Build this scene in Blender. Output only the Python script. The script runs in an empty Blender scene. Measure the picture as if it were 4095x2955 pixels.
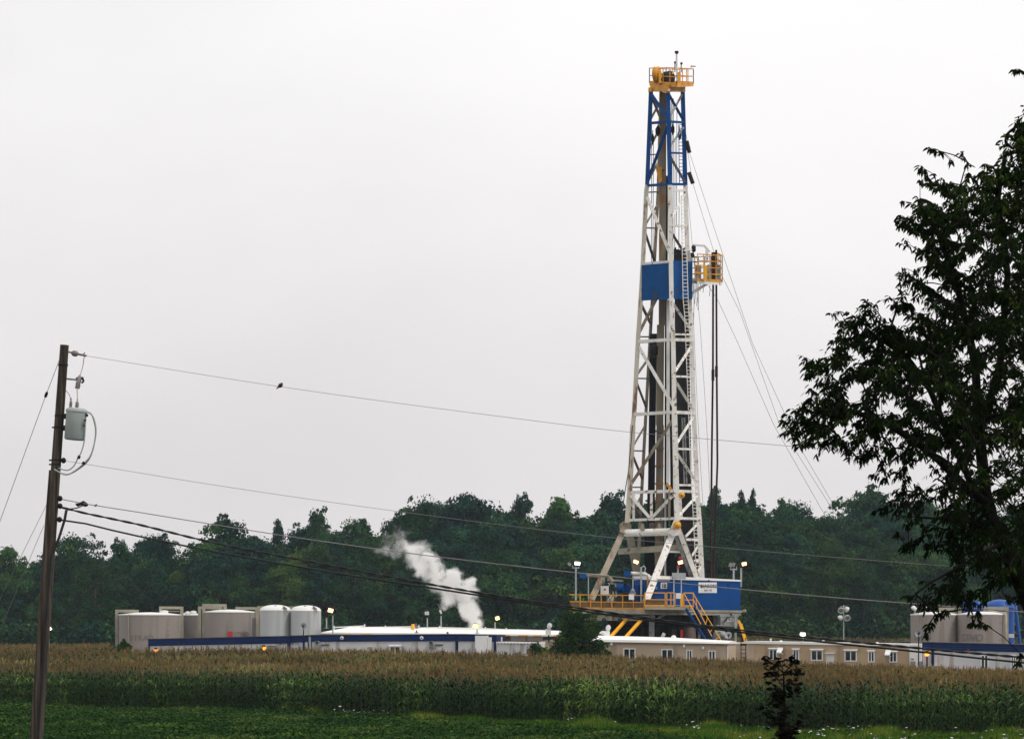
import bpy, math, random
import numpy as np
from mathutils import Vector, Matrix
R = math.radians
scene = bpy.context.scene
COL = scene.collection
random.seed(7)
rng = np.random.default_rng(7)
# ---------------------------------------------------------------- camera model
F = 12125.0; CX = 2047.5; HY = 2535.0; H = 4.55
def P(px, py, d):
    return Vector(((px - CX) / F * d, d, H + (HY - py) / F * d))
def S(d):
    return d / F
def sm(t):
    t = np.clip(t, 0, 1); return t * t * (3 - 2 * t)
FPX = [-600, 0, 1000, 1880, 2900, 4095, 4700]; FD = [192, 187, 169, 150, 136, 128, 125]
def ground_z(x, y):
    x = np.asarray(x, float); y = np.asarray(y, float)
    yy = np.maximum(y, 90.0)
    px = CX + x / yy * F
    t = np.clip(px / 4095.0, -0.3, 1.3)
    df = np.interp(t * 4095, FPX, FD)
    db = 228 + (208 - 228) * t
    zb = np.interp(px, [0, 1500, 2300, 3200, 4095], [0.9, 0.9, 0.55, -0.1, -0.35])
    z = zb * sm((y - df - 12) / (db - df - 12))
    z = z + sm((y - 262) / 150.0) * np.interp(px, [1800, 3000], [-0.3, 1.7])
    return z
def gz(x, y):
    return float(ground_z(x, y))
def front_d(px): return np.interp(px, FPX, FD)
def back_d(px): return 228 + (208 - 228) * px / 4095.0

# ---------------------------------------------------------------- materials
def nodes(name):
    m = bpy.data.materials.new(name); m.use_nodes = True
    nt = m.node_tree; nt.nodes.clear()
    return m, nt
def L(nt, a, b): nt.links.new(a, b)
def mat(name, c1, c2=None, scale=3.0, rough=0.6, metal=0.0, lo=0.35, hi=0.65, stretch=(1, 1, 1), c3=None, s3=9.0, t3=0.66,
        bump=0.0, detail=5, corr=None, spec=0.3):
    m, nt = nodes(name)
    out = nt.nodes.new('ShaderNodeOutputMaterial'); b = nt.nodes.new('ShaderNodeBsdfPrincipled')
    b.inputs['Roughness'].default_value = rough; b.inputs['Metallic'].default_value = metal
    b.inputs['Specular IOR Level'].default_value = spec
    L(nt, b.outputs[0], out.inputs[0])
    tc = nt.nodes.new('ShaderNodeTexCoord'); mp = nt.nodes.new('ShaderNodeMapping')
    mp.inputs['Scale'].default_value = stretch
    L(nt, tc.outputs['Object'], mp.inputs[0])
    c2 = c2 or tuple(x * 0.8 for x in c1)
    n = nt.nodes.new('ShaderNodeTexNoise'); n.inputs['Scale'].default_value = scale; n.inputs['Detail'].default_value = detail
    L(nt, mp.outputs[0], n.inputs['Vector'])
    r = nt.nodes.new('ShaderNodeValToRGB')
    r.color_ramp.elements[0].position = lo; r.color_ramp.elements[1].position = hi
    r.color_ramp.elements[0].color = (*c1, 1); r.color_ramp.elements[1].color = (*c2, 1)
    L(nt, n.outputs['Fac'], r.inputs[0])
    col = r.outputs[0]
    if c3:
        n3 = nt.nodes.new('ShaderNodeTexNoise'); n3.inputs['Scale'].default_value = s3; n3.inputs['Detail'].default_value = 6
        L(nt, mp.outputs[0], n3.inputs['Vector'])
        r3 = nt.nodes.new('ShaderNodeValToRGB')
        r3.color_ramp.elements[0].position = t3 - 0.06; r3.color_ramp.elements[1].position = t3 + 0.04
        L(nt, n3.outputs['Fac'], r3.inputs[0])
        mx = nt.nodes.new('ShaderNodeMixRGB'); mx.inputs[2].default_value = (*c3, 1)
        L(nt, r3.outputs[0], mx.inputs[0]); L(nt, col, mx.inputs[1]); col = mx.outputs[0]
    L(nt, col, b.inputs['Base Color'])
    if corr:
        w = nt.nodes.new('ShaderNodeTexWave'); w.wave_type = 'BANDS'; w.bands_direction = 'X'
        w.inputs['Scale'].default_value = corr; w.inputs['Distortion'].default_value = 0
        L(nt, tc.outputs['Object'], w.inputs['Vector'])
        bp = nt.nodes.new('ShaderNodeBump'); bp.inputs['Strength'].default_value = 0.6; bp.inputs['Distance'].default_value = 0.04
        L(nt, w.outputs['Fac'], bp.inputs['Height']); L(nt, bp.outputs[0], b.inputs['Normal'])
    elif bump:
        bp = nt.nodes.new('ShaderNodeBump'); bp.inputs['Strength'].default_value = bump; bp.inputs['Distance'].default_value = 0.02
        L(nt, n.outputs['Fac'], bp.inputs['Height']); L(nt, bp.outputs[0], b.inputs['Normal'])
    return m
def glow(name, c, s):
    m, nt = nodes(name)
    out = nt.nodes.new('ShaderNodeOutputMaterial'); e = nt.nodes.new('ShaderNodeEmission')
    e.inputs[0].default_value = (*c, 1); e.inputs[1].default_value = s
    L(nt, e.outputs[0], out.inputs[0]); return m
def leafmat(name, c1, c2, c3=None, trans=0.25, rough=0.55, clump=0.35, gloss=0.2, inst=False):
    """leaf colours vary per leaf, per plant and in clumps"""
    m, nt = nodes(name)
    out = nt.nodes.new('ShaderNodeOutputMaterial'); b = nt.nodes.new('ShaderNodeBsdfPrincipled')
    b.inputs['Roughness'].default_value = rough; b.inputs['Specular IOR Level'].default_value = gloss
    g = nt.nodes.new('ShaderNodeNewGeometry')
    n = nt.nodes.new('ShaderNodeTexNoise'); n.inputs['Scale'].default_value = clump; n.inputs['Detail'].default_value = 4
    L(nt, g.outputs['Position'], n.inputs['Vector'])
    a = nt.nodes.new('ShaderNodeMath'); a.operation = 'MULTIPLY_ADD'; a.inputs[1].default_value = 0.45
    L(nt, g.outputs['Random Per Island'], a.inputs[0])
    s = nt.nodes.new('ShaderNodeMath'); s.operation = 'MULTIPLY_ADD'; s.inputs[1].default_value = 2.4; s.inputs[2].default_value = -0.93
    L(nt, n.outputs['Fac'], s.inputs[0])
    oi = nt.nodes.new('ShaderNodeObjectInfo')
    s2 = nt.nodes.new('ShaderNodeMath'); s2.operation = 'MULTIPLY_ADD'; s2.inputs[1].default_value = 0.35
    L(nt, oi.outputs['Random'], s2.inputs[0]); L(nt, s.outputs[0], s2.inputs[2])
    L(nt, s2.outputs[0], a.inputs[2])
    r = nt.nodes.new('ShaderNodeValToRGB')
    r.color_ramp.elements[0].position = 0.1; r.color_ramp.elements[1].position = 0.85
    r.color_ramp.elements[0].color = (*c1, 1); r.color_ramp.elements[1].color = (*c2, 1)
    if c3:
        e = r.color_ramp.elements.new(1.0); e.color = (*c3, 1)
    L(nt, a.outputs[0], r.inputs[0])
    L(nt, r.outputs[0], b.inputs['Base Color'])
    t = nt.nodes.new('ShaderNodeBsdfTranslucent'); L(nt, r.outputs[0], t.inputs[0])
    mx = nt.nodes.new('ShaderNodeMixShader'); mx.inputs[0].default_value = trans
    L(nt, b.outputs[0], mx.inputs[1]); L(nt, t.outputs[0], mx.inputs[2]); L(nt, mx.outputs[0], out.inputs[0])
    return m

MT = {}
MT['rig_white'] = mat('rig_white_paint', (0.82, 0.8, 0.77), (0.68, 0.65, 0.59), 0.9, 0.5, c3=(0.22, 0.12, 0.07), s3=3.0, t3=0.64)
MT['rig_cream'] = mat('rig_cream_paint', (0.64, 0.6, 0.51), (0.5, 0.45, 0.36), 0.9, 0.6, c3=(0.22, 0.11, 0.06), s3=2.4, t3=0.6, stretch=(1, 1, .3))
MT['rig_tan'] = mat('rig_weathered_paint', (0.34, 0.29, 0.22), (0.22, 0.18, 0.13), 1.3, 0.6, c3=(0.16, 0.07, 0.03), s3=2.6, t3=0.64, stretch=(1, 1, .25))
MT['rig_brown'] = mat('rig_shaded_brown', (0.16, 0.11, 0.09), (0.1, 0.07, 0.06), 1.5, 0.6)  # dark brown with shade put into the base colour
MT['rig_blue'] = mat('rig_blue_paint', (0.003, 0.065, 0.25), (0.003, 0.05, 0.2), 0.8, 0.6, spec=.08, c3=(0.02, 0.05, 0.12), s3=1.5, t3=0.72)
MT['panel_blue'] = mat('wind_panel_blue', (0.004, 0.075, 0.25), (0.003, 0.055, 0.19), 1.1, 0.7, spec=.08, c3=(0.03, 0.06, 0.12), s3=1.1, t3=0.66)
MT['stair_blue'] = mat('stair_blue_paint', (0.003, 0.04, 0.15), (0.002, 0.03, 0.11), 1.0, 0.6, spec=.08)
MT['yellow'] = mat('safety_yellow_paint', (0.72, 0.34, 0.012), (0.55, 0.22, 0.01), 1.6, 0.5, c3=(0.3, 0.1, 0.02), s3=4, t3=0.68)
MT['yellow2'] = mat('bright_yellow_paint', (0.85, 0.42, 0.015), (0.75, 0.34, 0.01), 2.0, 0.45)
MT['mesh_amber'] = mat('kick_panel_mesh', (0.16, 0.10, 0.045), (0.1, 0.06, 0.03), 1.5, 0.8)
MT['dark'] = mat('oily_dark_steel', (0.012, 0.01, 0.012), (0.024, 0.02, 0.02), 2.0, 0.6, spec=.15)
MT['darker'] = mat('shadow_steel', (0.008, 0.007, 0.009), (0.016, 0.013, 0.015), 0.8, 0.8, spec=.05)  # near-black steel; also stands in for shadow below the rig floor
MT['pipe'] = mat('drill_pipe_steel', (0.04, 0.014, 0.011), (0.02, 0.009, 0.008), 2.0, 0.6, spec=.1)
MT['pipe_black'] = mat('racked_pipe_steel', (0.008, 0.006, 0.008), (0.018, 0.014, 0.016), 2.0, 0.5, spec=.15)
MT['column'] = mat('torque_tube_steel', (0.26, 0.22, 0.15), (0.12, 0.1, 0.075), 0.8, 0.55, c3=(0.24, 0.1, 0.03), s3=1.8, t3=0.63, stretch=(1, 1, .3))
MT['galv'] = mat('galvanised_steel', (0.42, 0.45, 0.45), (0.3, 0.32, 0.33), 2.5, 0.45, 0.3)
MT['white'] = mat('white_enamel', (0.8, 0.79, 0.77), (0.7, 0.69, 0.66), 0.6, 0.5)
MT['sign_white'] = mat('sign_white', (0.78, 0.78, 0.78), (0.72, 0.72, 0.72), 2, 0.5)
MT['ink'] = mat('sign_ink', (0.015, 0.015, 0.03), (0.03, 0.03, 0.05), 4, 0.5)
MT['grey'] = mat('machinery_grey', (0.3, 0.31, 0.3), (0.2, 0.21, 0.21), 1.2, 0.6, c3=(0.1, 0.1, 0.1), s3=3, t3=0.6)
MT['beam_tan'] = mat('beam_tan_paint', (0.36, 0.34, 0.27), (0.25, 0.23, 0.18), 0.9, 0.65, c3=(0.14, 0.11, 0.08), s3=2.2, t3=0.66)
MT['red'] = mat('red_paint', (0.45, 0.03, 0.03), (0.35, 0.02, 0.02), 2, 0.5)
MT['cream'] = mat('cream_siding', (0.64, 0.47, 0.30), (0.58, 0.42, 0.265), 0.35, 0.6, corr=10.0, c3=(0.45, 0.32, 0.2), s3=1.2, t3=.6, stretch=(1, 1, .15))
MT['cream_flat'] = mat('cream_panel', (0.52, 0.41, 0.30), (0.47, 0.37, 0.27), 0.3, 0.6, c3=(0.36, 0.28, 0.2), s3=1.1, t3=.61, stretch=(1, 1, .15))
MT['trailer_white'] = mat('trailer_white_siding', (0.7, 0.69, 0.7), (0.6, 0.59, 0.61), 0.25, 0.45, corr=6.0, c3=(0.42, 0.4, 0.38), s3=1.6, t3=.63, stretch=(1, 1, .12))
MT['navy'] = mat('navy_fascia', (0.003, 0.012, 0.065), (0.004, 0.015, 0.08), 0.5, 0.5, spec=.15)
MT['roof_white'] = mat('roof_white_membrane', (0.86, 0.85, 0.83), (0.8, 0.78, 0.74), 0.5, 0.5)
MT['roof_grey'] = mat('roof_edge_dark', (0.06, 0.055, 0.05), (0.1, 0.09, 0.07), 1, 0.6)
MT['trim_white'] = mat('window_trim_white', (0.82, 0.82, 0.82), (0.75, 0.75, 0.75), 2, 0.4)
m = mat('window_glass', (0.012, 0.018, 0.018), (0.03, 0.04, 0.035), 0.7, 0.08, spec=0.6); MT['glass'] = m
MT['tank_tan'] = mat('tank_tan_paint', (0.30, 0.26, 0.235), (0.265, 0.23, 0.21), 0.25, 0.6, c3=(0.22, 0.185, 0.165), s3=1.6, t3=0.6, stretch=(1, 1, .12))
MT['tank_shade'] = mat('tank_shaded_paint', (0.17, 0.155, 0.145), (0.14, 0.125, 0.12), 0.4, 0.6)  # darker copy of the tank tan, shade put into the colour
MT['tank_pale'] = mat('tank_pale_paint', (0.52, 0.52, 0.52), (0.42, 0.43, 0.43), 0.5, 0.55, stretch=(1, 1, .08), c3=(.32, .33, .33), s3=1.2, t3=.62)
MT['tank_dome'] = mat('tank_dome_white', (0.74, 0.73, 0.7), (0.66, 0.65, 0.62), 0.5, 0.5)
MT['tank_blue'] = mat('tank_blue_paint', (0.006, 0.065, 0.27), (0.008, 0.08, 0.32), 0.4, 0.45)
MT['frame_tan'] = mat('pipe_frame_tan', (0.38, 0.35, 0.27), (0.26, 0.23, 0.18), 0.9, 0.6)
MT['ghost_ink'] = mat('faded_lettering', (0.16, 0.14, 0.14), (0.2, 0.175, 0.17), 2, 0.6)
MT['logo_red'] = mat('logo_red', (0.5, 0.03, 0.04), (0.4, 0.03, 0.035), 2, 0.5)
MT['dish'] = mat('dish_grey', (0.33, 0.34, 0.36), (0.26, 0.27, 0.29), 1.5, 0.5)
MT['wood'] = mat('weathered_pole_wood', (0.038, 0.03, 0.027), (0.1, 0.082, 0.068), 5.0, 0.85, stretch=(3, 3, .12), c3=(0.035, 0.026, 0.02), s3=4, t3=0.58, bump=0.5, spec=.1)
MT['cable_black'] = mat('black_cable', (0.012, 0.012, 0.012), (0.02, 0.02, 0.02), 3, 0.5)
MT['wire'] = mat('aluminium_wire', (0.30, 0.27, 0.26), (0.22, 0.2, 0.19), 2, 0.45, 0.5)
MT['wire_dark'] = mat('weathered_wire', (0.10, 0.085, 0.08), (0.14, 0.12, 0.11), 2, 0.5)
MT['rope'] = mat('dark_rope', (0.045, 0.04, 0.038), (0.07, 0.06, 0.055), 2, 0.7, spec=.05)
MT['xfmr'] = mat('transformer_grey', (0.36, 0.40, 0.38), (0.3, 0.34, 0.33), 1.5, 0.45)
MT['porcelain'] = mat('insulator_porcelain', (0.16, 0.12, 0.11), (0.28, 0.26, 0.27), 4, 0.3)
MT['feather'] = mat('dark_feathers', (0.025, 0.012, 0.008), (0.05, 0.03, 0.018), 30, 0.7)
MT['bark'] = mat('dark_bark', (0.004, 0.0035, 0.003), (0.01, 0.008, 0.007), 12, 0.9, stretch=(1, 1, .3), bump=.5, spec=.1)
MT['far_bark'] = mat('wood_bark', (0.06, 0.05, 0.04), (0.1, 0.085, 0.07), 1, 0.9)
MT['lamp_orange'] = glow('sodium_lamp', (1.0, 0.55, 0.2), 5.0)
MT['lamp_white'] = glow('white_lamp', (1.0, 0.9, 0.72), 4.5)
MT['lamp_yellow'] = glow('yellow_lamp', (1.0, 0.88, 0.25), 3.0)
MT['lamp_red'] = glow('warning_lamp', (1.0, 0.22, 0.02), 4.0)
MT['lamp_off'] = mat('lamp_reflector', (0.6, 0.6, 0.56), (0.35, 0.35, 0.34), 6, 0.25, 0.4)
MT['corn_leaf'] = leafmat('corn_leaf', (0.003, 0.016, 0.001), (0.018, 0.064, 0.003), (0.17, 0.28, 0.05), 0.15, 0.5, 0.12, 0.08)  # palest tone stands in for glossy highlights on some leaves
MT['corn_stalk'] = leafmat('corn_stalk', (0.03, 0.06, 0.015), (0.08, 0.1, 0.03), None, 0.0)
MT['tassel'] = leafmat('corn_tassel', (0.12, 0.072, 0.026), (0.235, 0.155, 0.058), (0.36, 0.28, 0.13), 0.15, 0.8, 0.12, 0.1)
MT['soy'] = leafmat('soybean_leaf', (0.005, 0.028, 0.003), (0.02, 0.064, 0.005), (0.075, 0.12, 0.02), 0.2, 0.7, 0.2, 0.06)
MT['grass'] = leafmat('roadside_grass', (0.01, 0.052, 0.003), (0.045, 0.125, 0.005), (0.18, 0.19, 0.025), 0.25, 0.6, 0.25, .06)
MT['flower'] = mat('white_blossom', (0.7, 0.7, 0.66), (0.6, 0.6, 0.55), 5, 0.7)
MT['soil'] = mat('field_soil', (0.02, 0.025, 0.012), (0.03, 0.035, 0.015), 0.3, 0.95, c3=(0.04, 0.03, 0.02), s3=.6, t3=.6, spec=.05)
MT['gravel'] = mat('pad_gravel', (0.22, 0.2, 0.18), (0.16, 0.15, 0.13), 2, 0.9, spec=.1)
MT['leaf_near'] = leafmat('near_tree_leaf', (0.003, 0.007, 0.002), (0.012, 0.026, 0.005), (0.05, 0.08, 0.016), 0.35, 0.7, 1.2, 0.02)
MT['leaf_sap'] = leafmat('maple_leaf', (0.004, 0.004, 0.003), (0.009, 0.008, 0.006), None, 0.05, 0.7, 2.0, 0.02)
MT['leaf_bush'] = leafmat('bush_leaf', (0.008, 0.028, 0.005), (0.03, 0.075, 0.01), (0.12, 0.17, 0.04), 0.2, 0.6, 0.8, .1)
MT['far_a'] = leafmat('oak_foliage', (0.001, 0.017, 0.009), (0.009, 0.05, 0.017), (0.048, 0.115, 0.022), 0.08, 0.7, 0.14, 0.08)  # far foliage tones spread apart to put light-dark modelling into the crowns
MT['far_b'] = leafmat('ash_foliage', (0.001, 0.018, 0.014), (0.006, 0.045, 0.024), (0.034, 0.1, 0.034), 0.08, 0.7, 0.16, 0.08)
MT['far_c'] = leafmat('walnut_foliage', (0.005, 0.028, 0.008), (0.03, 0.075, 0.014), (0.09, 0.15, 0.025), 0.12, 0.7, 0.2, 0.08)

# ---------------------------------------------------------------- mesh builder
class MB:
    def __init__(s): s.v = []; s.f = []; s.sm = []; s.mi = []; s.cur = 0
    def add(s, vs, fs, smooth=False):
        o = len(s.v); s.v += [Vector(v) for v in vs]
        for f in fs: s.f.append([i + o for i in f]); s.sm.append(smooth); s.mi.append(s.cur)
    def hexa(s, q):  # 4 lower + 4 upper corners, counter-clockwise from above
        s.add(q, [(3, 2, 1, 0), (4, 5, 6, 7), (0, 1, 5, 4), (1, 2, 6, 5), (2, 3, 7, 6), (3, 0, 4, 7)])
    def box(s, x0, x1, y0, y1, z0, z1):
        s.hexa([(x0, y0, z0), (x1, y0, z0), (x1, y1, z0), (x0, y1, z0), (x0, y0, z1), (x1, y0, z1), (x1, y1, z1), (x0, y1, z1)])
    def bar(s, a, b, w, h=None, up=None):
        a = Vector(a); b = Vector(b); h = h or w
        d = (b - a)
        if d.length < 1e-6: return
        d.normalize()
        up = Vector(up) if up else (Vector((0, 1, 0)) if abs(d.z) > 0.5 else Vector((0, 0, 1)))
        x = d.cross(up).normalized() * (w / 2); y = x.cross(d).normalized() * (h / 2)
        s.hexa([a - x - y, a + x - y, a + x + y, a - x + y, b - x - y, b + x - y, b + x + y, b - x + y])
    def tube(s, pts, r, n=8, caps=True, smooth=True):
        pts = [Vector(p) for p in pts]
        rs = r if isinstance(r, (list, tuple)) else [r] * len(pts)
        prev = None; rings = []
        for i, p in enumerate(pts):
            d = (pts[min(i + 1, len(pts) - 1)] - pts[max(i - 1, 0)])
            d = d.normalized() if d.length > 1e-9 else Vector((0, 0, 1))
            if prev is None:
                u = Vector((0, 0, 1)) if abs(d.z) < 0.9 else Vector((1, 0, 0))
            else: u = prev
            x = (u - d * u.dot(d)).normalized(); y = d.cross(x); prev = x
            rings.append([p + (x * math.cos(2 * math.pi * k / n) + y * math.sin(2 * math.pi * k / n)) * rs[i] for k in range(n)])
        vs = [v for rg in rings for v in rg]; fs = []
        for i in range(len(pts) - 1):
            for k in range(n):
                a = i * n + k; b = i * n + (k + 1) % n
                fs.append((a, b, b + n, a + n))
        s.add(vs, fs, smooth)
        if caps:
            s.add(rings[0], [list(range(n))[::-1]]); s.add(rings[-1], [list(range(n))])
    def lathe(s, c, prof, n=24, axis=(0, 0, 1), smooth=True, closed=True):
        c = Vector(c); ax = Vector(axis).normalized()
        q = Vector((0, 0, 1)).rotation_difference(ax)
        vs = []; fs = []
        for (r, z) in prof:
            for k in range(n):
                t = 2 * math.pi * k / n
                vs.append(c + q @ Vector((r * math.cos(t), r * math.sin(t), z)))
        for i in range(len(prof) - 1):
            for k in range(n):
                a = i * n + k; b = i * n + (k + 1) % n
                fs.append((a, b, b + n, a + n))
        s.add(vs, fs, smooth)
        if closed:
            s.add([vs[k] for k in range(n)], [list(range(n))[::-1]])
            o = (len(prof) - 1) * n
            s.add([vs[o + k] for k in range(n)], [list(range(n))])
    def slab(s, A, B, depth, h):
        """box whose top front edge runs A-B, reaching back `depth` and down `h`"""
        A = Vector(A); B = Vector(B); e = (B - A); n = Vector((-e.y, e.x, 0)).normalized() * depth
        dz = Vector((0, 0, -h))
        s.hexa([A + dz, B + dz, B + n + dz, A + n + dz, A, B, B + n, A + n])
    def plate(s, pts, t):
        """polygon with thickness t along its normal"""
        pts = [Vector(p) for p in pts]; n = (pts[1] - pts[0]).cross(pts[-1] - pts[0]).normalized() * t
        k = len(pts); vs = pts + [p + n for p in pts]
        fs = [list(range(k))[::-1], [k + i for i in range(k)]] + [(i, (i + 1) % k, k + (i + 1) % k, k + i) for i in range(k)]
        s.add(vs, fs)
    def mesh(s, name, mats, off=None):
        me = bpy.data.meshes.new(name)
        off = off or Vector((0, 0, 0))
        me.from_pydata([tuple(v - off) for v in s.v], [], s.f)
        for m_ in (mats if isinstance(mats, (list, tuple)) else [mats]): me.materials.append(m_)
        me.polygons.foreach_set('use_smooth', s.sm); me.polygons.foreach_set('material_index', s.mi)
        me.update(); return me

OFF = {}
def props(o, label=None, cat=None, group=None, kind=None):
    if label: o['label'] = label
    if cat: o['category'] = cat
    if group: o['group'] = group
    if kind: o['kind'] = kind
    return o
def thing(name, label, cat, loc=(0, 0, 0), rotz=0, group=None, local=False):
    o = bpy.data.objects.new(name, None); COL.objects.link(o)
    o.location = loc; o.rotation_euler = (0, 0, rotz); o.empty_display_size = 0.5
    OFF[o.name] = Vector((0, 0, 0)) if local else Vector(loc)
    return props(o, label, cat, group)
def part(name, mb, m, parent, label=None):
    off = OFF[parent.name]
    o = bpy.data.objects.new(name, mb.mesh(name, m, off)); COL.objects.link(o)
    o.parent = parent; OFF[o.name] = off
    if label: o['label'] = label
    return o
def solo(name, mb, m, label=None, cat=None, group=None, kind=None):
    n = len(mb.v); lo = Vector((min(v.x for v in mb.v), min(v.y for v in mb.v), min(v.z for v in mb.v)))
    hi = Vector((max(v.x for v in mb.v), max(v.y for v in mb.v), 0))
    c = Vector(((lo.x + hi.x) / 2, (lo.y + hi.y) / 2, lo.z))
    o = bpy.data.objects.new(name, mb.mesh(name, m, c)); COL.objects.link(o); o.location = c; OFF[o.name] = c
    return props(o, label, cat, group, kind)
def text(name, body, size, loc, parent, m, rot=(R(90), 0, 0), align='CENTER', sx=1.0, bold=0.0):
    cu = bpy.data.curves.new(name, 'FONT'); cu.body = body; cu.size = size; cu.align_x = align; cu.align_y = 'CENTER'
    cu.extrude = 0.004; cu.offset = bold
    tmp = bpy.data.objects.new('letters', cu); COL.objects.link(tmp)
    me = bpy.data.meshes.new_from_object(tmp.evaluated_get(bpy.context.evaluated_depsgraph_get()))
    bpy.data.objects.remove(tmp); bpy.data.curves.remove(cu); me.name = name; me.materials.clear(); me.materials.append(m)
    o = bpy.data.objects.new(name, me); COL.objects.link(o)
    o.parent = parent; o.location = Vector(loc) - OFF[parent.name]; o.rotation_euler = rot; o.scale = (sx, 1, 1)
    return o
def copy_thing(o, loc, rotz=0, scale=None, label=None):
    c = o.copy(); COL.objects.link(c); c.location = loc; c.rotation_euler = (0, 0, rotz)
    if scale: c.scale = scale
    if label: c['label'] = label
    for ch in o.children:
        k = ch.copy(); COL.objects.link(k); k.parent = c
        for g2 in ch.children:
            q = g2.copy(); COL.objects.link(q); q.parent = k
    return c
# ================================================================ DRILLING RIG
RD = 250.0
gx = P(2690, 0, RD).x
rig = thing('drilling_rig', 'tall blue and white land drilling rig with yellow crown platform', 'drilling rig', (gx, RD, gz(gx, RD)))
LEG = {
 'L': ([366, 742, 762, 1052, 1202, 1367, 1653, 1700, 1969, 2085], [2603, 2588, 2585, 2571, 2562, 2551, 2536, 2531, 2518, 2509], 249.0),
 'M': ([366, 742, 1052, 1202, 1367, 1653, 1969, 2080], [2671, 2679, 2683, 2685, 2692, 2697, 2705, 2708], 247.0),
 'R': ([366, 742, 883, 1052, 1202, 1367, 1653, 1969, 2075, 2310], [2730, 2741, 2745, 2751, 2758, 2766, 2775, 2789, 2797, 2809], 249.6),
 'B': ([366, 762, 1052, 1367, 1653, 1969, 2350], [2643, 2632, 2617, 2599, 2583, 2566, 2548], 252.0)}
def N(l, y):
    ys, xs, d = LEG[l]
    return P(float(np.interp(y, ys, xs)), y, d)
def leg(l, y0, y1, w, m, name='mast_leg'):
    ys = [y0] + [y for y in LEG[l][0] if y0 < y < y1] + [y1]
    b = MB()
    for a, c in zip(ys[:-1], ys[1:]): b.bar(N(l, a), N(l, c), w)
    return part(name, b, m, rig)
for l in 'LMR':
    leg(l, 366, 742, 0.34, MT['rig_blue'])
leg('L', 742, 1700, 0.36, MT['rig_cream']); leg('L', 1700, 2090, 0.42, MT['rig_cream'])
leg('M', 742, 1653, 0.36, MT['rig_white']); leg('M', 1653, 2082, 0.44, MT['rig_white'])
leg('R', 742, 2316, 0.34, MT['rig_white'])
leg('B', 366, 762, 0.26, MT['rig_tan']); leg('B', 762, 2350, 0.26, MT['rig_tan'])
def brace(a, ya, c, yc, w, m, name='mast_brace', dy=0.0):
    b = MB(); p = N(a, ya); q = N(c, yc)
    v = Vector((0, dy, 0)); b.bar(p + v, q + v, w, w * .8)
    return part(name, b, MT[m], rig)
W = 'rig_white'; T = 'rig_tan'; BL = 'rig_blue'; BR = 'rig_brown'
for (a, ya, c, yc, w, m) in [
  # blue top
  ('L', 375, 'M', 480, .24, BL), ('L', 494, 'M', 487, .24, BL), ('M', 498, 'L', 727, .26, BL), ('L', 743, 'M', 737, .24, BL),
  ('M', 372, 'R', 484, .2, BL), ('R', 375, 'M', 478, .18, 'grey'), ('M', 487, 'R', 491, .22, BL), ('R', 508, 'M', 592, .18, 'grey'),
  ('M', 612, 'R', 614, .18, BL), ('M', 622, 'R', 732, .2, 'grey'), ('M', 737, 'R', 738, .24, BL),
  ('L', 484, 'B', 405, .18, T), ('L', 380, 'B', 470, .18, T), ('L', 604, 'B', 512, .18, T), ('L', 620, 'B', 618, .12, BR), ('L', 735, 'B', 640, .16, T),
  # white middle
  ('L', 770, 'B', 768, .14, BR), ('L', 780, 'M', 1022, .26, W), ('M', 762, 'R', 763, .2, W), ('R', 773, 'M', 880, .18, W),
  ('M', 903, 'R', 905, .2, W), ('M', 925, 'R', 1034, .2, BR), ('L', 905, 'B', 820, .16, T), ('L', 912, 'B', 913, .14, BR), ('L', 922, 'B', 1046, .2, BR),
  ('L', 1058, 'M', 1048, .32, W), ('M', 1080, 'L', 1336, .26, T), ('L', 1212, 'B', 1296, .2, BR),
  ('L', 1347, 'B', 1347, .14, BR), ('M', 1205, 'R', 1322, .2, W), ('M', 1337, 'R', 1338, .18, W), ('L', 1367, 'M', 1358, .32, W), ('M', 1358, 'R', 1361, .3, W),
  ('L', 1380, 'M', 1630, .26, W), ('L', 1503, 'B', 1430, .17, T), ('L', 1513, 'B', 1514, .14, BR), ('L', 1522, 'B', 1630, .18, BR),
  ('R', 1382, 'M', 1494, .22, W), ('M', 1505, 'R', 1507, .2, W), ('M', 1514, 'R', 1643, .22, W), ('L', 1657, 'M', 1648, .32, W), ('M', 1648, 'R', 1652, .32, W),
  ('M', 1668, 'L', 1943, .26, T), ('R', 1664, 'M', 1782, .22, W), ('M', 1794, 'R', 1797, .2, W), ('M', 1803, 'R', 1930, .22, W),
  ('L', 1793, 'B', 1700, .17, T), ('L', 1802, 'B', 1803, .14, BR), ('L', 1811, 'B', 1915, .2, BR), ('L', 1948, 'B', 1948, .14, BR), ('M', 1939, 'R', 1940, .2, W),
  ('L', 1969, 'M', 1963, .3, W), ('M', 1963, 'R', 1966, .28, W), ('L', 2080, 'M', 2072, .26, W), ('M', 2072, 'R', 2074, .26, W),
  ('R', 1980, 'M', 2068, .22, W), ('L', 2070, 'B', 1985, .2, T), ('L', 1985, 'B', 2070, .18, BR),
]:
    brace(a, ya, c, yc, w, m, dy=.45 if ya == 1080 else 0)
def pbar(name, p, q, w, m, h=None, parent=None):
    b = MB(); b.bar(P(*p), P(*q), w, h); return part(name, b, MT[m], parent or rig)
def ptube(name, pts, r, m, parent=None, n=10):
    b = MB(); b.tube([P(*p) for p in pts], r, n); return part(name, b, MT[m], parent or rig)
# K panel in the lowest bay
pbar('mast_brace', (2523, 1982, 248.8), (2598, 2070, 248.0), .24, W)
pbar('mast_brace', (2699, 1972, 247.0), (2606, 2070, 248.0), .24, W)
pbar('mast_post', (2605, 1968, 248.0), (2605, 2074, 248.0), .22, W)
pbar('mast_post', (2534, 1970, 248.7), (2534, 2077, 248.7), .2, W)
pbar('mast_post', (2676, 1966, 247.2), (2676, 2072, 247.2), .2, T)
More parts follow.
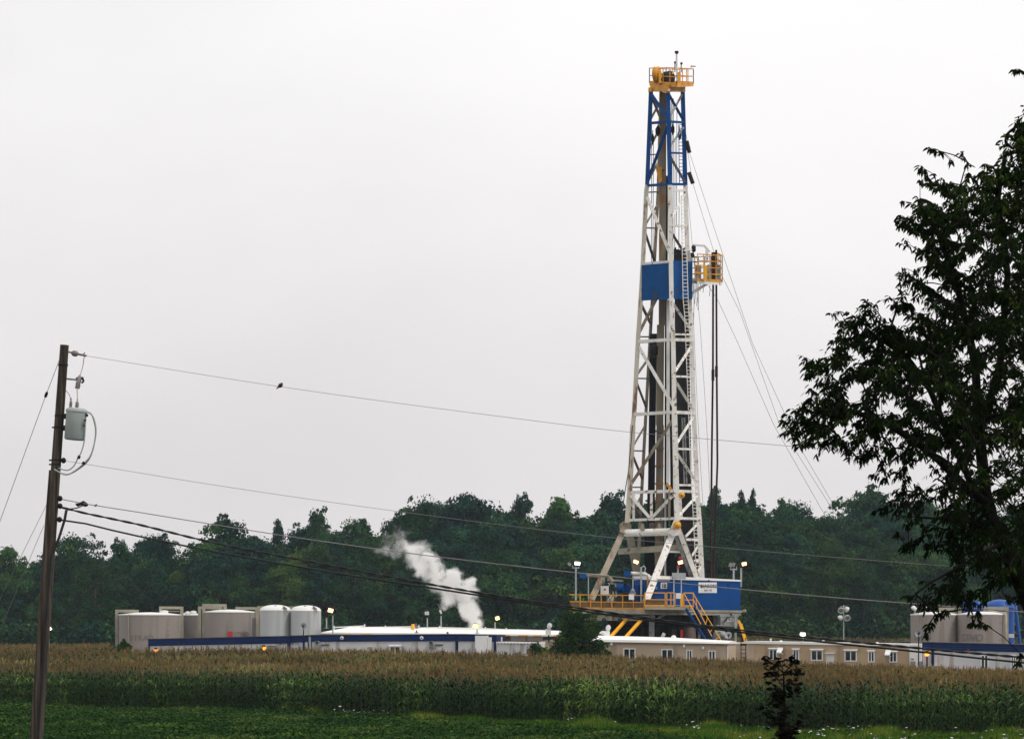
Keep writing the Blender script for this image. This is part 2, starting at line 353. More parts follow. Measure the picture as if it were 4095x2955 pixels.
# lower right bays below the pivot
for (p, q, w) in [((2797, 2086, 249.7), (2741, 2146, 248.6), .2), ((2741, 2157, 248.6), (2800, 2157, 249.7), .2), ((2801, 2168, 249.7), (2762, 2230, 248.9), .18),
                  ((2764, 2242, 248.9), (2806, 2242, 249.7), .18), ((2806, 2252, 249.7), (2784, 2306, 249.1), .18)]:
    pbar('mast_brace', p, q, w, W)
pbar('mast_post', (2718, 1990, 247.5), (2724, 2068, 247.6), .26, W)
# wind walls of the derrickman platform
b = MB(); b.plate([P(2568, 1061, 248.75), P(2568, 1203, 248.75), P(2678, 1196, 246.95), P(2678, 1052, 246.95)], .06); part('wind_panel', b, MT['panel_blue'], rig)
b = MB(); b.plate([P(2688, 1042, 246.9), P(2688, 1196, 246.9), P(2766, 1198, 249.1), P(2766, 1046, 249.1)], .06); part('wind_panel', b, MT['panel_blue'], rig)
b = MB(); b.plate([P(2694, 996, 249.6), P(2694, 1050, 249.6), P(2728, 1050, 250.0), P(2727, 1000, 250.0)], .05); part('pipe_finger_board', b, MT['darker'], rig)
# column of the top drive and what runs beside it
b = MB(); b.bar(P(2651, 372, 250.6), P(2648, 1300, 250.6), .56, .5); b.bar(P(2642, 1300, 250.6), P(2638, 1700, 250.6), .6, .5); part('torque_column', b, MT['column'], rig)
b = MB(); b.bar(P(2640, 1700, 250.6), P(2634, 2330, 250.6), .6, .5)
for y in range(1720, 2320, 70): b.bar(P(2639 - (y - 1700) * .01, y, 250.5), P(2639 - (y - 1700) * .01, y + 7, 250.5), .68, .6)
part('torque_column', b, MT['column'], rig)
b = MB(); b.bar(P(2666, 705, 251.0), P(2661, 2330, 251.0), .2, .5); part('service_pipe', b, MT['darker'], rig)
b = MB(); b.bar(P(2613, 1335, 251.2), P(2600, 2330, 251.2), .56, .4); part('service_mast', b, MT['darker'], rig)
for x0_, w_, y0_, y1_ in ((2604, .62, 1960, 2330), (2586, .3, 2120, 2330), (2668, .26, 1700, 2320), (2684, .5, 2215, 2320), (2712, .6, 2230, 2318), (2741, .5, 2225, 2318)):
    b = MB(); b.bar(P(x0_, y0_, 251.6), P(x0_ - 3, y1_, 251.6), w_, .35); part('dark_infill', b, MT['darker'], rig)  # dark bars and backing added to blacken the A-frame interior
b = MB(); b.bar(P(2605, 1372, 250.9), P(2600, 1690, 250.9), .1, .1); b.bar(P(2602, 1690, 250.9), P(2598, 1960, 250.9), .12, .12); part('cable_tray', b, MT['darker'], rig)
pbar('stand_pipe', (2672, 1200, 249.0), (2671, 1930, 249.0), .26, 'white')
pbar('stand_pipe', (2680, 1330, 249.6), (2690, 2310, 249.6), .22, 'darker')
pbar('stand_pipe', (2661, 1940, 249.8), (2660, 2300, 249.8), .16, 'galv')
ptube('hose', [(2625, 1385, 250.4), (2608, 1395, 250.2), (2598, 1410, 250.2), (2606, 1428, 250.2), (2626, 1430, 250.3)], .09, 'dark')
b = MB(); b.lathe(P(2616, 1400, 250.6), [(.1, -.5), (.4, -.4), (.42, .3), (.15, .5)], 12); part('hose_reel', b, MT['dark'], rig)
b = MB(); b.plate([P(2622, 672, 249.8), P(2636, 735, 249.8), P(2647, 728, 249.8), P(2644, 672, 249.8)], .5); b.bar(P(2618, 668, 249.9), P(2652, 674, 249.9), .12)
part('top_drive_bracket', b, MT['yellow'], rig)
b = MB(); b.bar(P(2643, 612, 250.0), P(2643, 680, 250.0), .5, .6); b.bar(P(2640, 560, 250), P(2640, 612, 250), .3); part('travelling_block', b, MT['column'], rig)
for (px, py, r) in [(2631, 525, .2), (2610, 558, .12), (2691, 520, .13), (2718, 540, .15)]:
    b = MB(); b.lathe(P(px, py, 249.4), [(.02, -.45), (r, -.2), (r * 1.1, .15), (.05, .45)], 10); b.tube([P(px, py - 16, 249.4), P(px, py - 36, 249.4)], .03, 5)
    part('snatch_block', b, MT['darker'], rig)
for px, y0, y1 in [(2606, 500, 1350), (2613, 560, 1050), (2684, 400, 1046), (2688, 400, 1000), (2693, 395, 1046), (2700, 560, 1046), (2707, 440, 900), (2716, 760, 1046)]:
    b = MB(); b.tube([P(px, y0, 250.2), P(px - 2, y1, 250.2)], .028, 5); part('drill_line', b, MT['dark'], rig)
for px in (2737, 2746):
    b = MB(); b.tube([P(px - 9, 1670, 248.9), P(px, 1935, 248.9)], .07, 6); part('mud_pipe', b, MT['grey'], rig)
b = MB(); b.plate([P(2704, 1200, 250.9), P(2706, 2310, 250.9), P(2770, 2310, 251.2), P(2752, 1200, 251.2)], .12); part('back_panel', b, MT['darker'], rig)
# pivot: gussets, A-frame legs, spreader beams
b = MB(); b.plate([P(2697, 2074, 246.5), P(2672, 2132, 246.5), P(2690, 2146, 246.5), P(2722, 2136, 246.5), P(2720, 2090, 246.5)], .5); part('pivot_gusset', b, MT['rig_white'], rig)
b = MB(); b.lathe(P(2501, 2108, 249.2), [(.42, -.35), (.5, -.3), (.5, .3), (.42, .35)], 16, axis=(0, 1, 0)); b.plate([P(2490, 2100, 248.9), P(2476, 2140, 248.9), P(2492, 2146, 248.9), P(2514, 2116, 248.9)], .4)
part('pivot_gusset', b, MT['rig_tan'], rig)
b = MB(); b.bar(P(2492, 2125, 248.9), P(2364, 2400, 245.6), .5, .42)
b.bar(P(2494, 2121, 248.6), P(2488, 2134, 248.5), .58, .5); part('support_leg', b, MT['rig_tan'], rig)
b = MB(); b.bar(P(2690, 2130, 246.7), P(2583, 2404, 243.8), .54, .42); part('support_leg', b, MT['rig_white'], rig)
b = MB(); b.bar(P(2711, 2110, 246.9), P(2787, 2312, 248.6), .38, .3); part('support_leg', b, MT['rig_white'], rig)
b = MB(); b.bar(P(2723, 2120, 247.6), P(2797, 2312, 249.3), .2, .2); part('support_leg', b, MT['rig_brown'], rig)
b = MB(); b.bar(P(2701, 2140, 247.6), P(2766, 2312, 249.6), .28, .2); part('support_leg', b, MT['grey'], rig)
b = MB(); b.bar(P(2514, 2120, 250.0), P(2560, 2352, 251.6), .62, .3); part('support_leg', b, MT['beam_tan'], rig)
b = MB(); b.bar(P(2528, 2160, 250.6), P(2572, 2352, 251.8), .2, .2); part('support_leg', b, MT['beam_tan'], rig)
b = MB(); b.tube([P(2499, 2131, 248.6), P(2680, 2126, 246.9)], .30, 14); b.bar(P(2499, 2131, 248.6), P(2532, 2130, 248.3), .46, .5)
part('spreader_beam', b, MT['rig_white'], rig)
for px in (2569, 2636):
    b = MB(); b.plate([P(px - 9, 2120, 247.8), P(px + 9, 2120, 247.8), P(px + 4, 2093, 247.8), P(px - 3, 2092, 247.8), P(px - 8, 2102, 247.8)], .3); part('lifting_lug', b, MT['rig_tan'], rig)
b = MB(); b.bar(P(2474, 2205, 250.6), P(2741, 2187, 249.0), .42, .5); part('spreader_beam', b, MT['beam_tan'], rig)
pbar('spreader_beam', (2668, 2205, 248.9), (2726, 2207, 249.0), .14, W)
for px, py, r in ((2726, 1980, .25), (2708, 2100, .31)):
    b = MB(); b.lathe(P(px, py, 245.8), [(r * .3, -.16), (r * .3, -.1), (r, -.1), (r * 1.06, 0), (r, .1), (.04, .1)], 22, axis=(.25, 1, .1)); o = part('yellow_sheave', b, MT['yellow2'], rig)
    b = MB(); b.lathe(P(px, py, 245.62), [(.07, -.05), (.07, .05)], 10, axis=(.25, 1, .1)); part('hub', b, MT['grey'], o)
b = MB(); b.lathe(P(2608, 2102, 250.2), [(.15, -.1), (.28, 0), (.15, .1)], 16, axis=(.3, 1, 0)); part('dark_sheave', b, MT['rig_brown'], rig)
b = MB(); b.bar(P(2666, 1932, 248.6), P(2688, 1962, 248.6), .22); part('raising_hook', b, MT['yellow'], rig)
# ladder
def ladder(rail_a, rail_b, m, name, step, parent=None, r=.03):
    b = MB()
    for rail in (rail_a, rail_b):
        for p, q in zip(rail[:-1], rail[1:]): b.bar(P(*p), P(*q), r * 2)
    ya, yb = rail_a[0][1], rail_a[-1][1]
    y = ya
    while y < yb:
        xa = np.interp(y, [p[1] for p in rail_a], [p[0] for p in rail_a]); xb = np.interp(y, [p[1] for p in rail_b], [p[0] for p in rail_b])
        d1 = np.interp(y, [p[1] for p in rail_a], [p[2] for p in rail_a])
        b.bar(P(xa, y, d1), P(xb, y, d1 + .2), r * 1.6); y += step
    return part(name, b, MT[m], parent or rig)
ladder([(2714, 500, 248.2), (2717, 742, 248.0)], [(2728, 500, 248.4), (2732, 742, 248.2)], 'rig_blue', 'ladder', 14)
ladder([(2724, 785, 247.6), (2732, 1200, 247.3), (2738, 1260, 247.3), (2750, 1560, 247.4), (2761, 1850, 247.6), (2785, 2308, 248.2)],
       [(2741, 785, 247.8), (2752, 1200, 247.5), (2756, 1260, 247.5), (2767, 1560, 247.6), (2777, 1850, 247.8), (2799, 2308, 248.4)], 'rig_white', 'ladder', 14.5)
# crown
cl, cm_, cr_ = P(2600, 343, 249.1), P(2668, 341, 246.8), P(2734, 343, 249.6); cb_ = cl + cr_ - cm_
b = MB(); b.hexa([v - Vector((0, 0, .5)) for v in (cl, cm_, cr_, cb_)] + [cl, cm_, cr_, cb_]); b.bar(P(2595, 361, 248.9), P(2610, 361, 248.8), .35); part('crown_beam', b, MT['yellow'], rig)
b = MB(); b.plate([P(2668, 343, 246.78), P(2668, 368, 246.78), P(2732, 369, 249.55), P(2732, 343, 249.55)], .2); b.bar(P(2662, 365, 246.8), P(2676, 365, 246.9), .36); part('crown_beam', b, MT['yellow'], rig)
for p_, q_, w_ in (((2671, 360, 246.6), (2679, 364, 246.6), .2), ((2729, 362, 249), (2738, 364, 249), .28)):
    b = MB(); b.bar(P(*p_), P(*q_), w_); part('beam_cap', b, MT['rig_white'], rig)
crn = MB(); c0, c1, c2 = P(2597, 333, 249.3), P(2707, 339, 246.0), P(2773, 336, 249.6); c3 = c0 + c2 - c1
crn.hexa([c0 - Vector((0, 0, .22)), c1 - Vector((0, 0, .22)), c2 - Vector((0, 0, .22)), c3 - Vector((0, 0, .22)), c0, c1, c2, c3])
crown = part('crown_platform', crn, MT['yellow'], rig)
def railing(corners, h, npost, parent, m='yellow', name='railing', w=.06, mids=(.5,), kick=.0, close=False):
    b = MB(); cs = list(corners) + ([corners[0]] if close else [])
    for p, q, n in zip(cs[:-1], cs[1:], npost):
        for i in range(n + 1):
            a = p.lerp(q, i / n); b.bar(a, a + Vector((0, 0, h)), w)
        for fz in (1.0,) + tuple(mids):
            v = Vector((0, 0, h * fz)); b.bar(p + v, q + v, w)
        if kick: 
            v = Vector((0, 0, kick / 2)); b.bar(p + v, q + v, .03, kick)
    return part(name, b, MT[m], parent)
railing([c0, c1, c2, c3], 1.22, [4, 3, 4, 3], crown, kick=.16, close=True, w=.07)
def sheave(px, py, d, r, w, ax, m):
    b = MB(); b.lathe(P(px, py, d), [(r * .35, -w / 2), (r, -w / 2), (r * .93, 0), (r, w / 2), (r * .35, w / 2)], 28, axis=ax); part('crown_sheave', b, MT[m], rig)
sheave(2627, 300, 248.2, .66, .34, (1, -.45, 0), 'yellow'); sheave(2672, 312, 248.4, .55, .5, (1, -1.2, 0), 'dark'); sheave(2650, 322, 248.0, .4, .3, (1, -.45, 0), 'dark')
b = MB(); b.bar(P(2618, 290, 248.0), P(2643, 292, 247.8), .16); b.bar(P(2641, 294, 247.8), P(2641, 335, 247.8), .28); part('sheave_guard', b, MT['yellow2'], rig)
for p_, q_, w_ in (((2687, 292, 247.4), (2694, 292, 247.4), .22), ((2716, 290, 248), (2716, 330, 248), .24)):
    b = MB(); b.bar(P(*p_), P(*q_), w_); part('crown_fitting', b, MT['yellow2'], rig)
b = MB(); b.tube([P(2706, 275, 247), P(2706, 214, 247)], .07, 6)
for i in range(9): b.bar(P(2703, 270 - i * 6.4, 247), P(2709, 266 - i * 6.4, 247), .06)
mp = part('light_mast', b, MT['rig_white'], rig)
b = MB(); b.lathe(P(2706, 211, 247), [(.05, -.15), (.16, -.05), (.16, .1), (.05, .12)], 8); b.bar(P(2702, 205, 247), P(2702, 210, 247), .07); b.bar(P(2709, 205, 247), P(2709, 210, 247), .07); part('beacon', b, MT['dark'], mp)
for px, yt in ((2699, 251), (2724, 255)):
    b = MB(); b.tube([P(px, yt, 247.3), P(px, 290, 247.3)], .04, 6); b.lathe(P(px + 1, yt, 247.3), [(.02, -.12), (.1, -.05), (.1, .06), (.02, .1)], 8); part('anemometer', b, MT['dark'], rig)
b = MB(); b.tube([P(2763, 262, 249), P(2763, 280, 249)], .03, 6); b.lathe(P(2764, 265, 249), [(.1, 0), (.06, .38)], 8, axis=(1, 0, -.05)); part('windsock', b, MT['white'], rig)
# derrickman's basket
bs = [P(2768, 1120, 250.2), P(2789, 1124, 248.2), P(2888, 1129, 249.5), P(2868, 1118, 251.6)]
b = MB(); dn = Vector((0, 0, -.24)); b.hexa([v + dn for v in bs] + bs); b.bar(P(2752, 1117, 249.4), P(2820, 1120, 248.5), .2); bk = part('derrickman_platform', b, MT['rig_white'], rig)
railing([bs[1], bs[2], bs[3]], 2.2, [4, 3], bk, mids=(.28, .52, .76), kick=.2, w=.07)
b = MB()
for p, q, n in ((bs[0], bs[1], 2), (bs[0], bs[3], 4)):
    for i in range(n + 1): a = p.lerp(q, i / n); b.bar(a, a + Vector((0, 0, 1.9)), .06)
    for z in (.5, 1.0, 1.5, 1.9): b.bar(p + Vector((0, 0, z)), q + Vector((0, 0, z)), .05)
part('inner_railing', b, MT['dark'], bk)
b = MB(); b.bar(P(2779, 1060, 248.0), P(2779, 1116, 248.0), .06); b.bar(P(2820, 1063, 248.2), P(2820, 1118, 248.2), .3, .2); b.bar(P(2779, 1060, 248.0), P(2823, 1063, 248.3), .07); b.bar(P(2779, 1090, 248), P(2823, 1092, 248.3), .07)
part('basket_gate', b, MT['yellow2'], bk)
for px, w in ((2792, .5), (2836, .34), (2855, .4), (2872, .3)):
    b = MB(); b.bar(P(px, 1060 if px != 2855 else 1010, 250.2), P(px, 1120, 250.2), w, .3); part('winch', b, MT['grey' if px != 2855 else 'pipe'], bk)
b = MB(); b.bar(P(2767, 1172, 249.3), P(2826, 1136, 249.0), .2); part('platform_strut', b, MT['rig_white'], bk)
b = MB(); b.bar(P(2769, 980, 249.2), P(2820, 984, 249.2), .14); b.bar(P(2817, 984, 249.2), P(2838, 1008, 249.2), .16); b.bar(P(2827, 1000, 249.2), P(2827, 1050, 249.2), .22); part('boom_arm', b, MT['rig_white'], rig)
b = MB(); b.lathe(P(2774, 995, 249.2), [(.05, -.3), (.18, -.2), (.18, .2), (.05, .3)], 8); b.bar(P(2766, 1012, 249.4), P(2772, 1030, 249.4), .3); part('boom_winch', b, MT['dark'], rig)
b = MB(); b.bar(P(2738, 1000, 248.4), P(2766, 1000, 248.9), .12); b.bar(P(2740, 1000, 248.4), P(2756, 1046, 248.8), .14); b.bar(P(2753, 1000, 248.7), P(2762, 1045, 249.2), .2); part('bracket', b, MT['rig_white'], rig)
for i, (px, y1) in enumerate([(2770, 1190), (2774, 1300), (2779, 1215), (2787, 1225), (2792, 1240), (2800, 1165), (2812, 1170), (2838, 1185)]):
    b = MB(); b.tube([P(px, 1130, 249.5), P(px + 1.5, (1130 + y1) / 2, 249.5), P(px - 1, y1, 249.5)], .025, 5); part('tag_line', b, MT['wire_dark'], rig)
# racked stands of pipe inside the mast: each stands on the floor and leans in the finger board
for i in range(12):
    px = 2700 + i * 4.6; d = 249.3 + (i * 37 % 12) * .12
    b = MB(); b.tube([P(px, 990 + (i * 53 % 9) * 2.2, d), P(px + 5, 1650, d), P(px + 11, 2310, d - .2)], .085, 7)
    solo('drill_pipe', b, MT['pipe_black'], 'black drill pipe stand racked upright inside the white mast', 'drill pipe', 'drill pipes racked inside the mast')
for k, (xa, xm, xb) in enumerate([(2852, 2846, 2842), (2864, 2869, 2853)]):
    b = MB(); b.tube([P(xa, 1000 if k else 1030, 250.8), P(xa - 1 + 3 * k, 1470, 250.8), P(xm, 1850, 250.8), P(xb, 2310, 250.8)], .085, 8)
    for y in (1478 + 14 * -k, 1500 - 14 * k): b.tube([P(xa - 1 + 2 * k, y, 250.8), P(xa - 1 + 2 * k, y + 22, 250.8)], .125, 8)
    solo('drill_pipe', b, MT['pipe'], ['brown pipe hanging from the yellow basket, nearer the mast', 'brown pipe hanging from the yellow basket, farther from the mast'][k], 'drill pipe', 'pipes hanging below the yellow basket')
# -------- floor, cabin, substructure
LF0, LF1 = P(2278, 2432, 246.3), P(2576, 2436, 242.9)
b = MB(); b.slab(LF0, LF1, 9.0, .38); deck = part('drill_floor', b, MT['beam_tan'], rig)
b = MB(); b.slab(P(2340, 2458, 246.4), P(2560, 2460, 243.6), 6, .44); b.slab(P(2318, 2452, 246.7), P(2330, 2452, 246.6), 6, .5)
for px in (2348, 2437, 2500): b.slab(P(px, 2451, 246 - (px - 2340) * .012), P(px + 10, 2451, 245.9 - (px - 2340) * .012), .4, .6)
part('floor_girder', b, MT['beam_tan'], rig)
railing([P(2278, 2431, 252), LF0, LF1], 1.12, [3, 7], deck, mids=(.5,), kick=.12, w=.08)
b = MB()
for i in range(7):
    a = LF0.lerp(LF1, i / 7 + .012); c = LF0.lerp(LF1, (i + 1) / 7 - .012); b.hexa([a + Vector((0, .05, .14)), c + Vector((0, .05, .14)), c + Vector((0, .08, .14)), a + Vector((0, .08, .14)),
            a + Vector((0, .05, .53)), c + Vector((0, .05, .53)), c + Vector((0, .08, .53)), a + Vector((0, .08, .53))])
part('kick_panel', b, MT['mesh_amber'], deck)
RF0, RF1 = P(2579, 2424, 242.8), P(2773, 2426, 244.0)
b = MB(); b.slab(RF0, RF1, 1.6, .24); walk = part('walkway', b, MT['beam_tan'], rig)
Ra, Rb = RF0, RF0.lerp(RF1, (2660 - 2579) / 194)
railing([Ra, Rb], 1.1, [1], walk, kick=.14, w=.08)
railing([RF0.lerp(RF1, (2666 - 2579) / 194), RF0.lerp(RF1, .62)], 1.12, [2], walk, kick=.14, w=.08)
railing([RF0.lerp(RF1, .8), RF1], 1.12, [1], walk, kick=.14, w=.09)
b = MB(); a = RF0.lerp(RF1, .02); c = RF0.lerp(RF1, .41); b.plate([a + Vector((0, .06, .16)), c + Vector((0, .06, .16)), c + Vector((0, .06, .52)), a + Vector((0, .06, .52))], .03); part('kick_panel', b, MT['mesh_amber'], walk)
b = MB(); b.bar(P(2726, 2373, 242.9), P(2726, 2425, 242.9), .22, .1); part('gate_post', b, MT['yellow2'], walk)
for px, py, w, h in ((2525, 2386, .42, .44), (2713, 2382, .4, .44)):
    q = P(px, py, 242.6 if px > 2600 else 243.3); b = MB(); b.box(q.x - w / 2, q.x + w / 2, q.y - .05, q.y, q.z - h / 2, q.z + h / 2); part('notice_board', b, MT['sign_white'], rig)
# cabin
CA, CB = P(2620, 2306, 244.8), P(2961, 2323, 247.8)
b = MB(); b.slab(CA, CB, 4.0, 2.58); cabin = part('driller_cabin', b, MT['rig_blue'], rig)
e = (CB - CA).normalized(); nrm = Vector((e.y, -e.x, 0)).normalized()
b = MB()
A0 = CA + nrm * .07 - e * .02 + Vector((0, 0, .12)); B0 = CB + nrm * .07 + e * .03 + Vector((0, 0, .1)); nb = -nrm * 4.14
b.hexa([A0 - Vector((0, 0, .3)), B0 - Vector((0, 0, .13)), B0 + nb - Vector((0, 0, .13)), A0 + nb - Vector((0, 0, .3)), A0, B0, B0 + nb, A0 + nb]); part('roof', b, MT['roof_white'], cabin)
b = MB(); b.slab(P(2835, 2312, 247) + nb * .3, P(2935, 2316, 247.8) + nb * .3, 1, .15); part('roof_box', b, MT['navy'], cabin)
def on_wall(px, py, A, B, out=.02):
    """point where the sight line through a pixel meets the vertical wall through A-B"""
    ex, ey = B.x - A.x, B.y - A.y; k = (px - CX) / F
    # (k t, t) = A + u e
    u = (k * A.y - A.x) / (ex - k * ey); y = A.y + u * ey
    n = Vector((ey, -ex, 0)).normalized()
    return Vector((A.x + u * ex, y, H + (HY - py) / F * y)) + n * out
ang = math.atan2(CB.y - CA.y, CB.x - CA.x)
def wall_plate(A, B, x0, x1, y0, y1, out=.02, t=.03):
    """thin plate lying on the wall; faces the viewer"""
    b = MB(); p = [on_wall(x0, y0, A, B, out), on_wall(x0, y1, A, B, out), on_wall(x1, y1, A, B, out), on_wall(x1, y0, A, B, out)]
    b.plate(p[::-1], t); return b
sg = part('company_sign', wall_plate(CA, CB, 2793, 2866, 2328, 2370, .03), MT['sign_white'], rig)
q = on_wall(2834, 2343, CA, CB, .075); text('sign_lettering', 'NABORS', .36, q, sg, MT['ink'], (R(90), 0, ang), bold=.003, sx=1.02)
q = on_wall(2830, 2360, CA, CB, .075); text('sign_lettering', 'RIG 715', .22, q, sg, MT['ink'], (R(90), 0, ang), bold=.002, sx=.95)
b = MB(); q = on_wall(2803.5, 2342.5, CA, CB, .07)
b.lathe(q, [(.075, -.008), (.13, -.008), (.13, .008), (.075, .008)], 18, axis=(0, 1, 0), closed=False); b.bar(q + Vector((0, 0, .1)), q - Vector((0, 0, .14)), .05, .02); b.bar(q + Vector((-.08, 0, -.05)), q + Vector((.08, 0, -.05)), .035, .02)
part('sign_emblem', b, MT['ink'], sg)
sp = part('notice_sign', wall_plate(CA, CB, 2642, 2667, 2329, 2353, .03), MT['sign_white'], rig)
b = MB()
for yy in (2334, 2339, 2344, 2348):
    for xx in (2646, 2653, 2658): b.add([], []); p = on_wall(xx, yy, CA, CB, .07); b.box(p.x, p.x + .1, p.y - .005, p.y + .005, p.z - .03, p.z + .03)
part('notice_print', b, MT['ink'], sp)
part('wall_box', wall_plate(CA, CB, 2620.5, 2628, 2345, 2356, .03, .1), MT['grey'], cabin)
part('wall_vent', wall_plate(CA, CB, 2908, 2914, 2335, 2346, .03, .05), MT['navy'], cabin)
b = MB(); b.bar(P(2834, 2318, 246), P(2836, 2326, 246), .12); part('roof_hook', b, MT['navy'], cabin)
# door portal
b = MB(); b.bar(P(2695, 2303, 244.6), P(2695, 2421, 244.0), .08); b.bar(P(2724.5, 2303, 244.8), P(2724.5, 2421, 244.2), .08); b.bar(P(2688, 2302, 244.7), P(2742, 2303, 244.9), .1, .5); b.bar(P(2695, 2420, 244.0), P(2724, 2420, 244.2), .07)
part('door_canopy', b, MT['galv'], rig)
b = MB(); b.tube([P(2630, 2313, 244.4), P(2678, 2315, 244.5)], .13, 10); part('roof_duct', b, MT['rig_white'], rig)
BA, BB = P(2576, 2436, 243.9), P(2980, 2440, 247.9)
b = MB(); b.slab(BA, BB, 5.2, .18); b.slab(BA - Vector((0, 0, .22)) - nrm * .06, BB - Vector((0, 0, .22)) - nrm * .06 - e * .35, 5, .2); b.tube([BB + Vector((-.2, -.05, -.08)), BB + Vector((.05, -.15, -.02))], .12, 8)
part('cabin_skid', b, MT['beam_tan'], rig)
# under the floor
zg = OFF[rig.name].z
def col(name, px, y0, d, w, m, w2=None, yb=None):
    b = MB(); t = P(px, y0, d); z = zg if yb is None else P(px, yb, d).z; b.bar(t, (t.x, t.y, z), w, w2 or w); return part(name, b, MT[m], rig)
for px, d, w, m in ((2606, 245, .42, 'grey'), (2570, 246.5, .22, 'dark'), (2632, 250, .3, 'dark'), (2700, 250, .25, 'dark'), (2796, 248, .2, 'grey'), (2817, 249, .2, 'dark'), (2942, 246.6, .18, 'galv'), (2860, 250, .3, 'dark'), (2470, 251, .25, 'dark'), (2360, 251, .3, 'dark')):
    col('substructure_post', px, 2455, d, w, m)
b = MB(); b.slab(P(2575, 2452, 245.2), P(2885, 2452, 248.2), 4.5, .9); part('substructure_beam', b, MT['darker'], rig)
b = MB(); b.slab(P(2430, 2474, 252.5), P(2885, 2474, 252.5), .3, 4.6); part('shade_backing', b, MT['darker'], rig)  # dark sheet added at the back, standing in for shadow under the floor
pbar('substructure_brace', (2624, 2476, 245), (2672, 2448, 245.2), .16, 'grey')
pbar('substructure_brace', (2876, 2500, 246.5), (2925, 2455, 246.8), .18, 'dark')
pbar('red_post', (2726, 2517, 246), (2726, 2560, 246), .2, 'red')
b = MB(); b.lathe(P(2758, 2560, 247), [(.45, -.2), (.5, .0), (.5, .9), (.42, 1.1), (.1, 1.15)], 18); part('mud_drum', b, MT['rig_brown'], rig)
b = MB(); MA, MB_ = P(2882, 2458, 246.4), P(2952, 2458, 247.0); b.slab(MA, MB_, 1.4, .92); b.slab(MA + Vector((-.06, -.06, 0)), MB_ + Vector((.06, -.06, 0)), 1.5, .16); b.slab(P(2866, 2496, 246.2), P(2954, 2501, 246.8), 1.6, .1)
mac = part('hydraulic_unit', b, MT['grey'], rig)
q = on_wall(2924, 2479, MA, MB_, .03); text('unit_lettering', 'EZH', .42, q, mac, MT['sign_white'], (R(90), 0, math.atan2(MB_.y - MA.y, MB_.x - MA.x)), sx=.95)
for (p, q, w) in [((2503, 2478, 244.3), (2440, 2548, 241.8), .27), ((2566, 2476, 243.8), (2498, 2552, 241.2), .27)]:
    b = MB(); b.tube([P(*p), P(*q)], w * .55, 10); part('raising_cylinder', b, MT['yellow2'], rig)
b = MB(); b.bar(P(2953, 2480, 246.7), P(2964, 2502, 246.6), .2); b.bar(P(2962, 2496, 246.6), P(2983, 2566, 246.0), .26); part('raising_cylinder', b, MT['yellow2'], rig)
b = MB(); b.bar(P(2954, 2495, 247.6), P(2972, 2566, 247.2), .22); part('raising_cylinder', b, MT['dark'], rig)
# stairs
b = MB(); s0, s1 = P(2778, 2430, 243.4), P(2862, 2575, 238.6); t0, t1 = P(2744, 2436, 243.2), P(2832, 2575, 238.4)
b.bar(s0, s1, .34, .1, up=(1, 0, 0)); b.bar(t0, t1, .3, .1, up=(1, 0, 0)); st = part('staircase', b, MT['stair_blue'], rig)
b = MB()
for i in range(14): 
    a = t0.lerp(t1, (i + .5) / 14); c = s0.lerp(s1, (i + .5) / 14); b.bar(a, c, .26, .04)
part('stair_tread', b, MT['navy'], st)
b = MB(); h0 = P(2773, 2374, 243.4); h1 = P(2888, 2566, 238.6); b.bar(h0, h1, .05); b.bar(h0 + Vector((0, 0, -.45)), h1 + Vector((-.55, 0, -.1)), .045)
for i in range(5): a = h0.lerp(h1, .1 + i * .2); c = s0.lerp(s1, .1 + i * .2); b.bar(a, c, .07)
b.bar(P(2737, 2374, 243.2), P(2806, 2500, 240.5), .05)
part('handrail', b, MT['yellow2'], st)
# machinery on the floor
q0 = P(2402, 2342, 246); b = MB(); b.box(q0.x, q0.x + .66, q0.y, q0.y + .5, q0.z - .68, q0.z); cab = part('control_cabinet', b, MT['white'], rig)
b = MB(); b.box(q0.x + .26, q0.x + .42, q0.y - .02, q0.y - .003, q0.z - .36, q0.z - .22); part('warning_mark', b, MT['red'], cab)
b = MB(); b.lathe(P(2413, 2326, 246), [(.05, -.2), (.12, -.15), (.12, .2), (.04, .26)], 10); b.bar(P(2404, 2375, 246), P(2404, 2425, 246), .08); b.bar(P(2428, 2375, 246), P(2428, 2425, 246), .08); part('cabinet_stand', b, MT['grey'], rig)
for i in range(16):
    px = 2432 + (i * 29 % 36); y = 2330 + (i * 17 % 70); b = MB(); r = .04 + .02 * (i % 3)
    pts = [P(px, y, 246.2 + .03 * i), P(px + 6 - (i % 5) * 4, y + 8, 246.2 + .03 * i), P(px + (i % 7) * 3 - 8, y + 20 + i % 9, 246.2 + .03 * i)]
    b.tube(pts, r, 6); part('hydraulic_pipe', b, MT[['galv', 'dark', 'grey', 'white'][i % 4]], rig)
b = MB(); b.bar(P(2430, 2331, 246.5), P(2463, 2334, 246.5), .1); b.bar(P(2462, 2330, 246.5), P(2462, 2376, 246.5), .1); b.bar(P(2428, 2318, 247), P(2493, 2322, 247), .16); part('pipe_rack', b, MT['grey'], rig)
b = MB(); D0, D1 = P(2482, 2340, 247.5), P(2552, 2340, 246.6); b.slab(D0, D1, 1.8, 1.5); b.lathe(P(2478, 2352, 247.2), [(.35, -.3), (.4, 0), (.35, .3)], 14, axis=(1, -.2, 0)); b.slab(P(2560, 2336, 247), P(2584, 2336, 246.8), 1.5, 1.4); dw = part('drawworks', b, MT['rig_blue'], rig)
b = MB(); b.lathe(P(2500, 2412, 245.6), [(.85, -.25), (.9, 0), (.85, .25)], 22, axis=(0, 1, 0)); part('drum_guard', b, MT['dark'], dw)
b = MB(); b.slab(P(2552, 2338, 247.2), P(2560, 2338, 247.1), .8, 1.2); part('drawworks_gap', b, MT['dark'], dw)
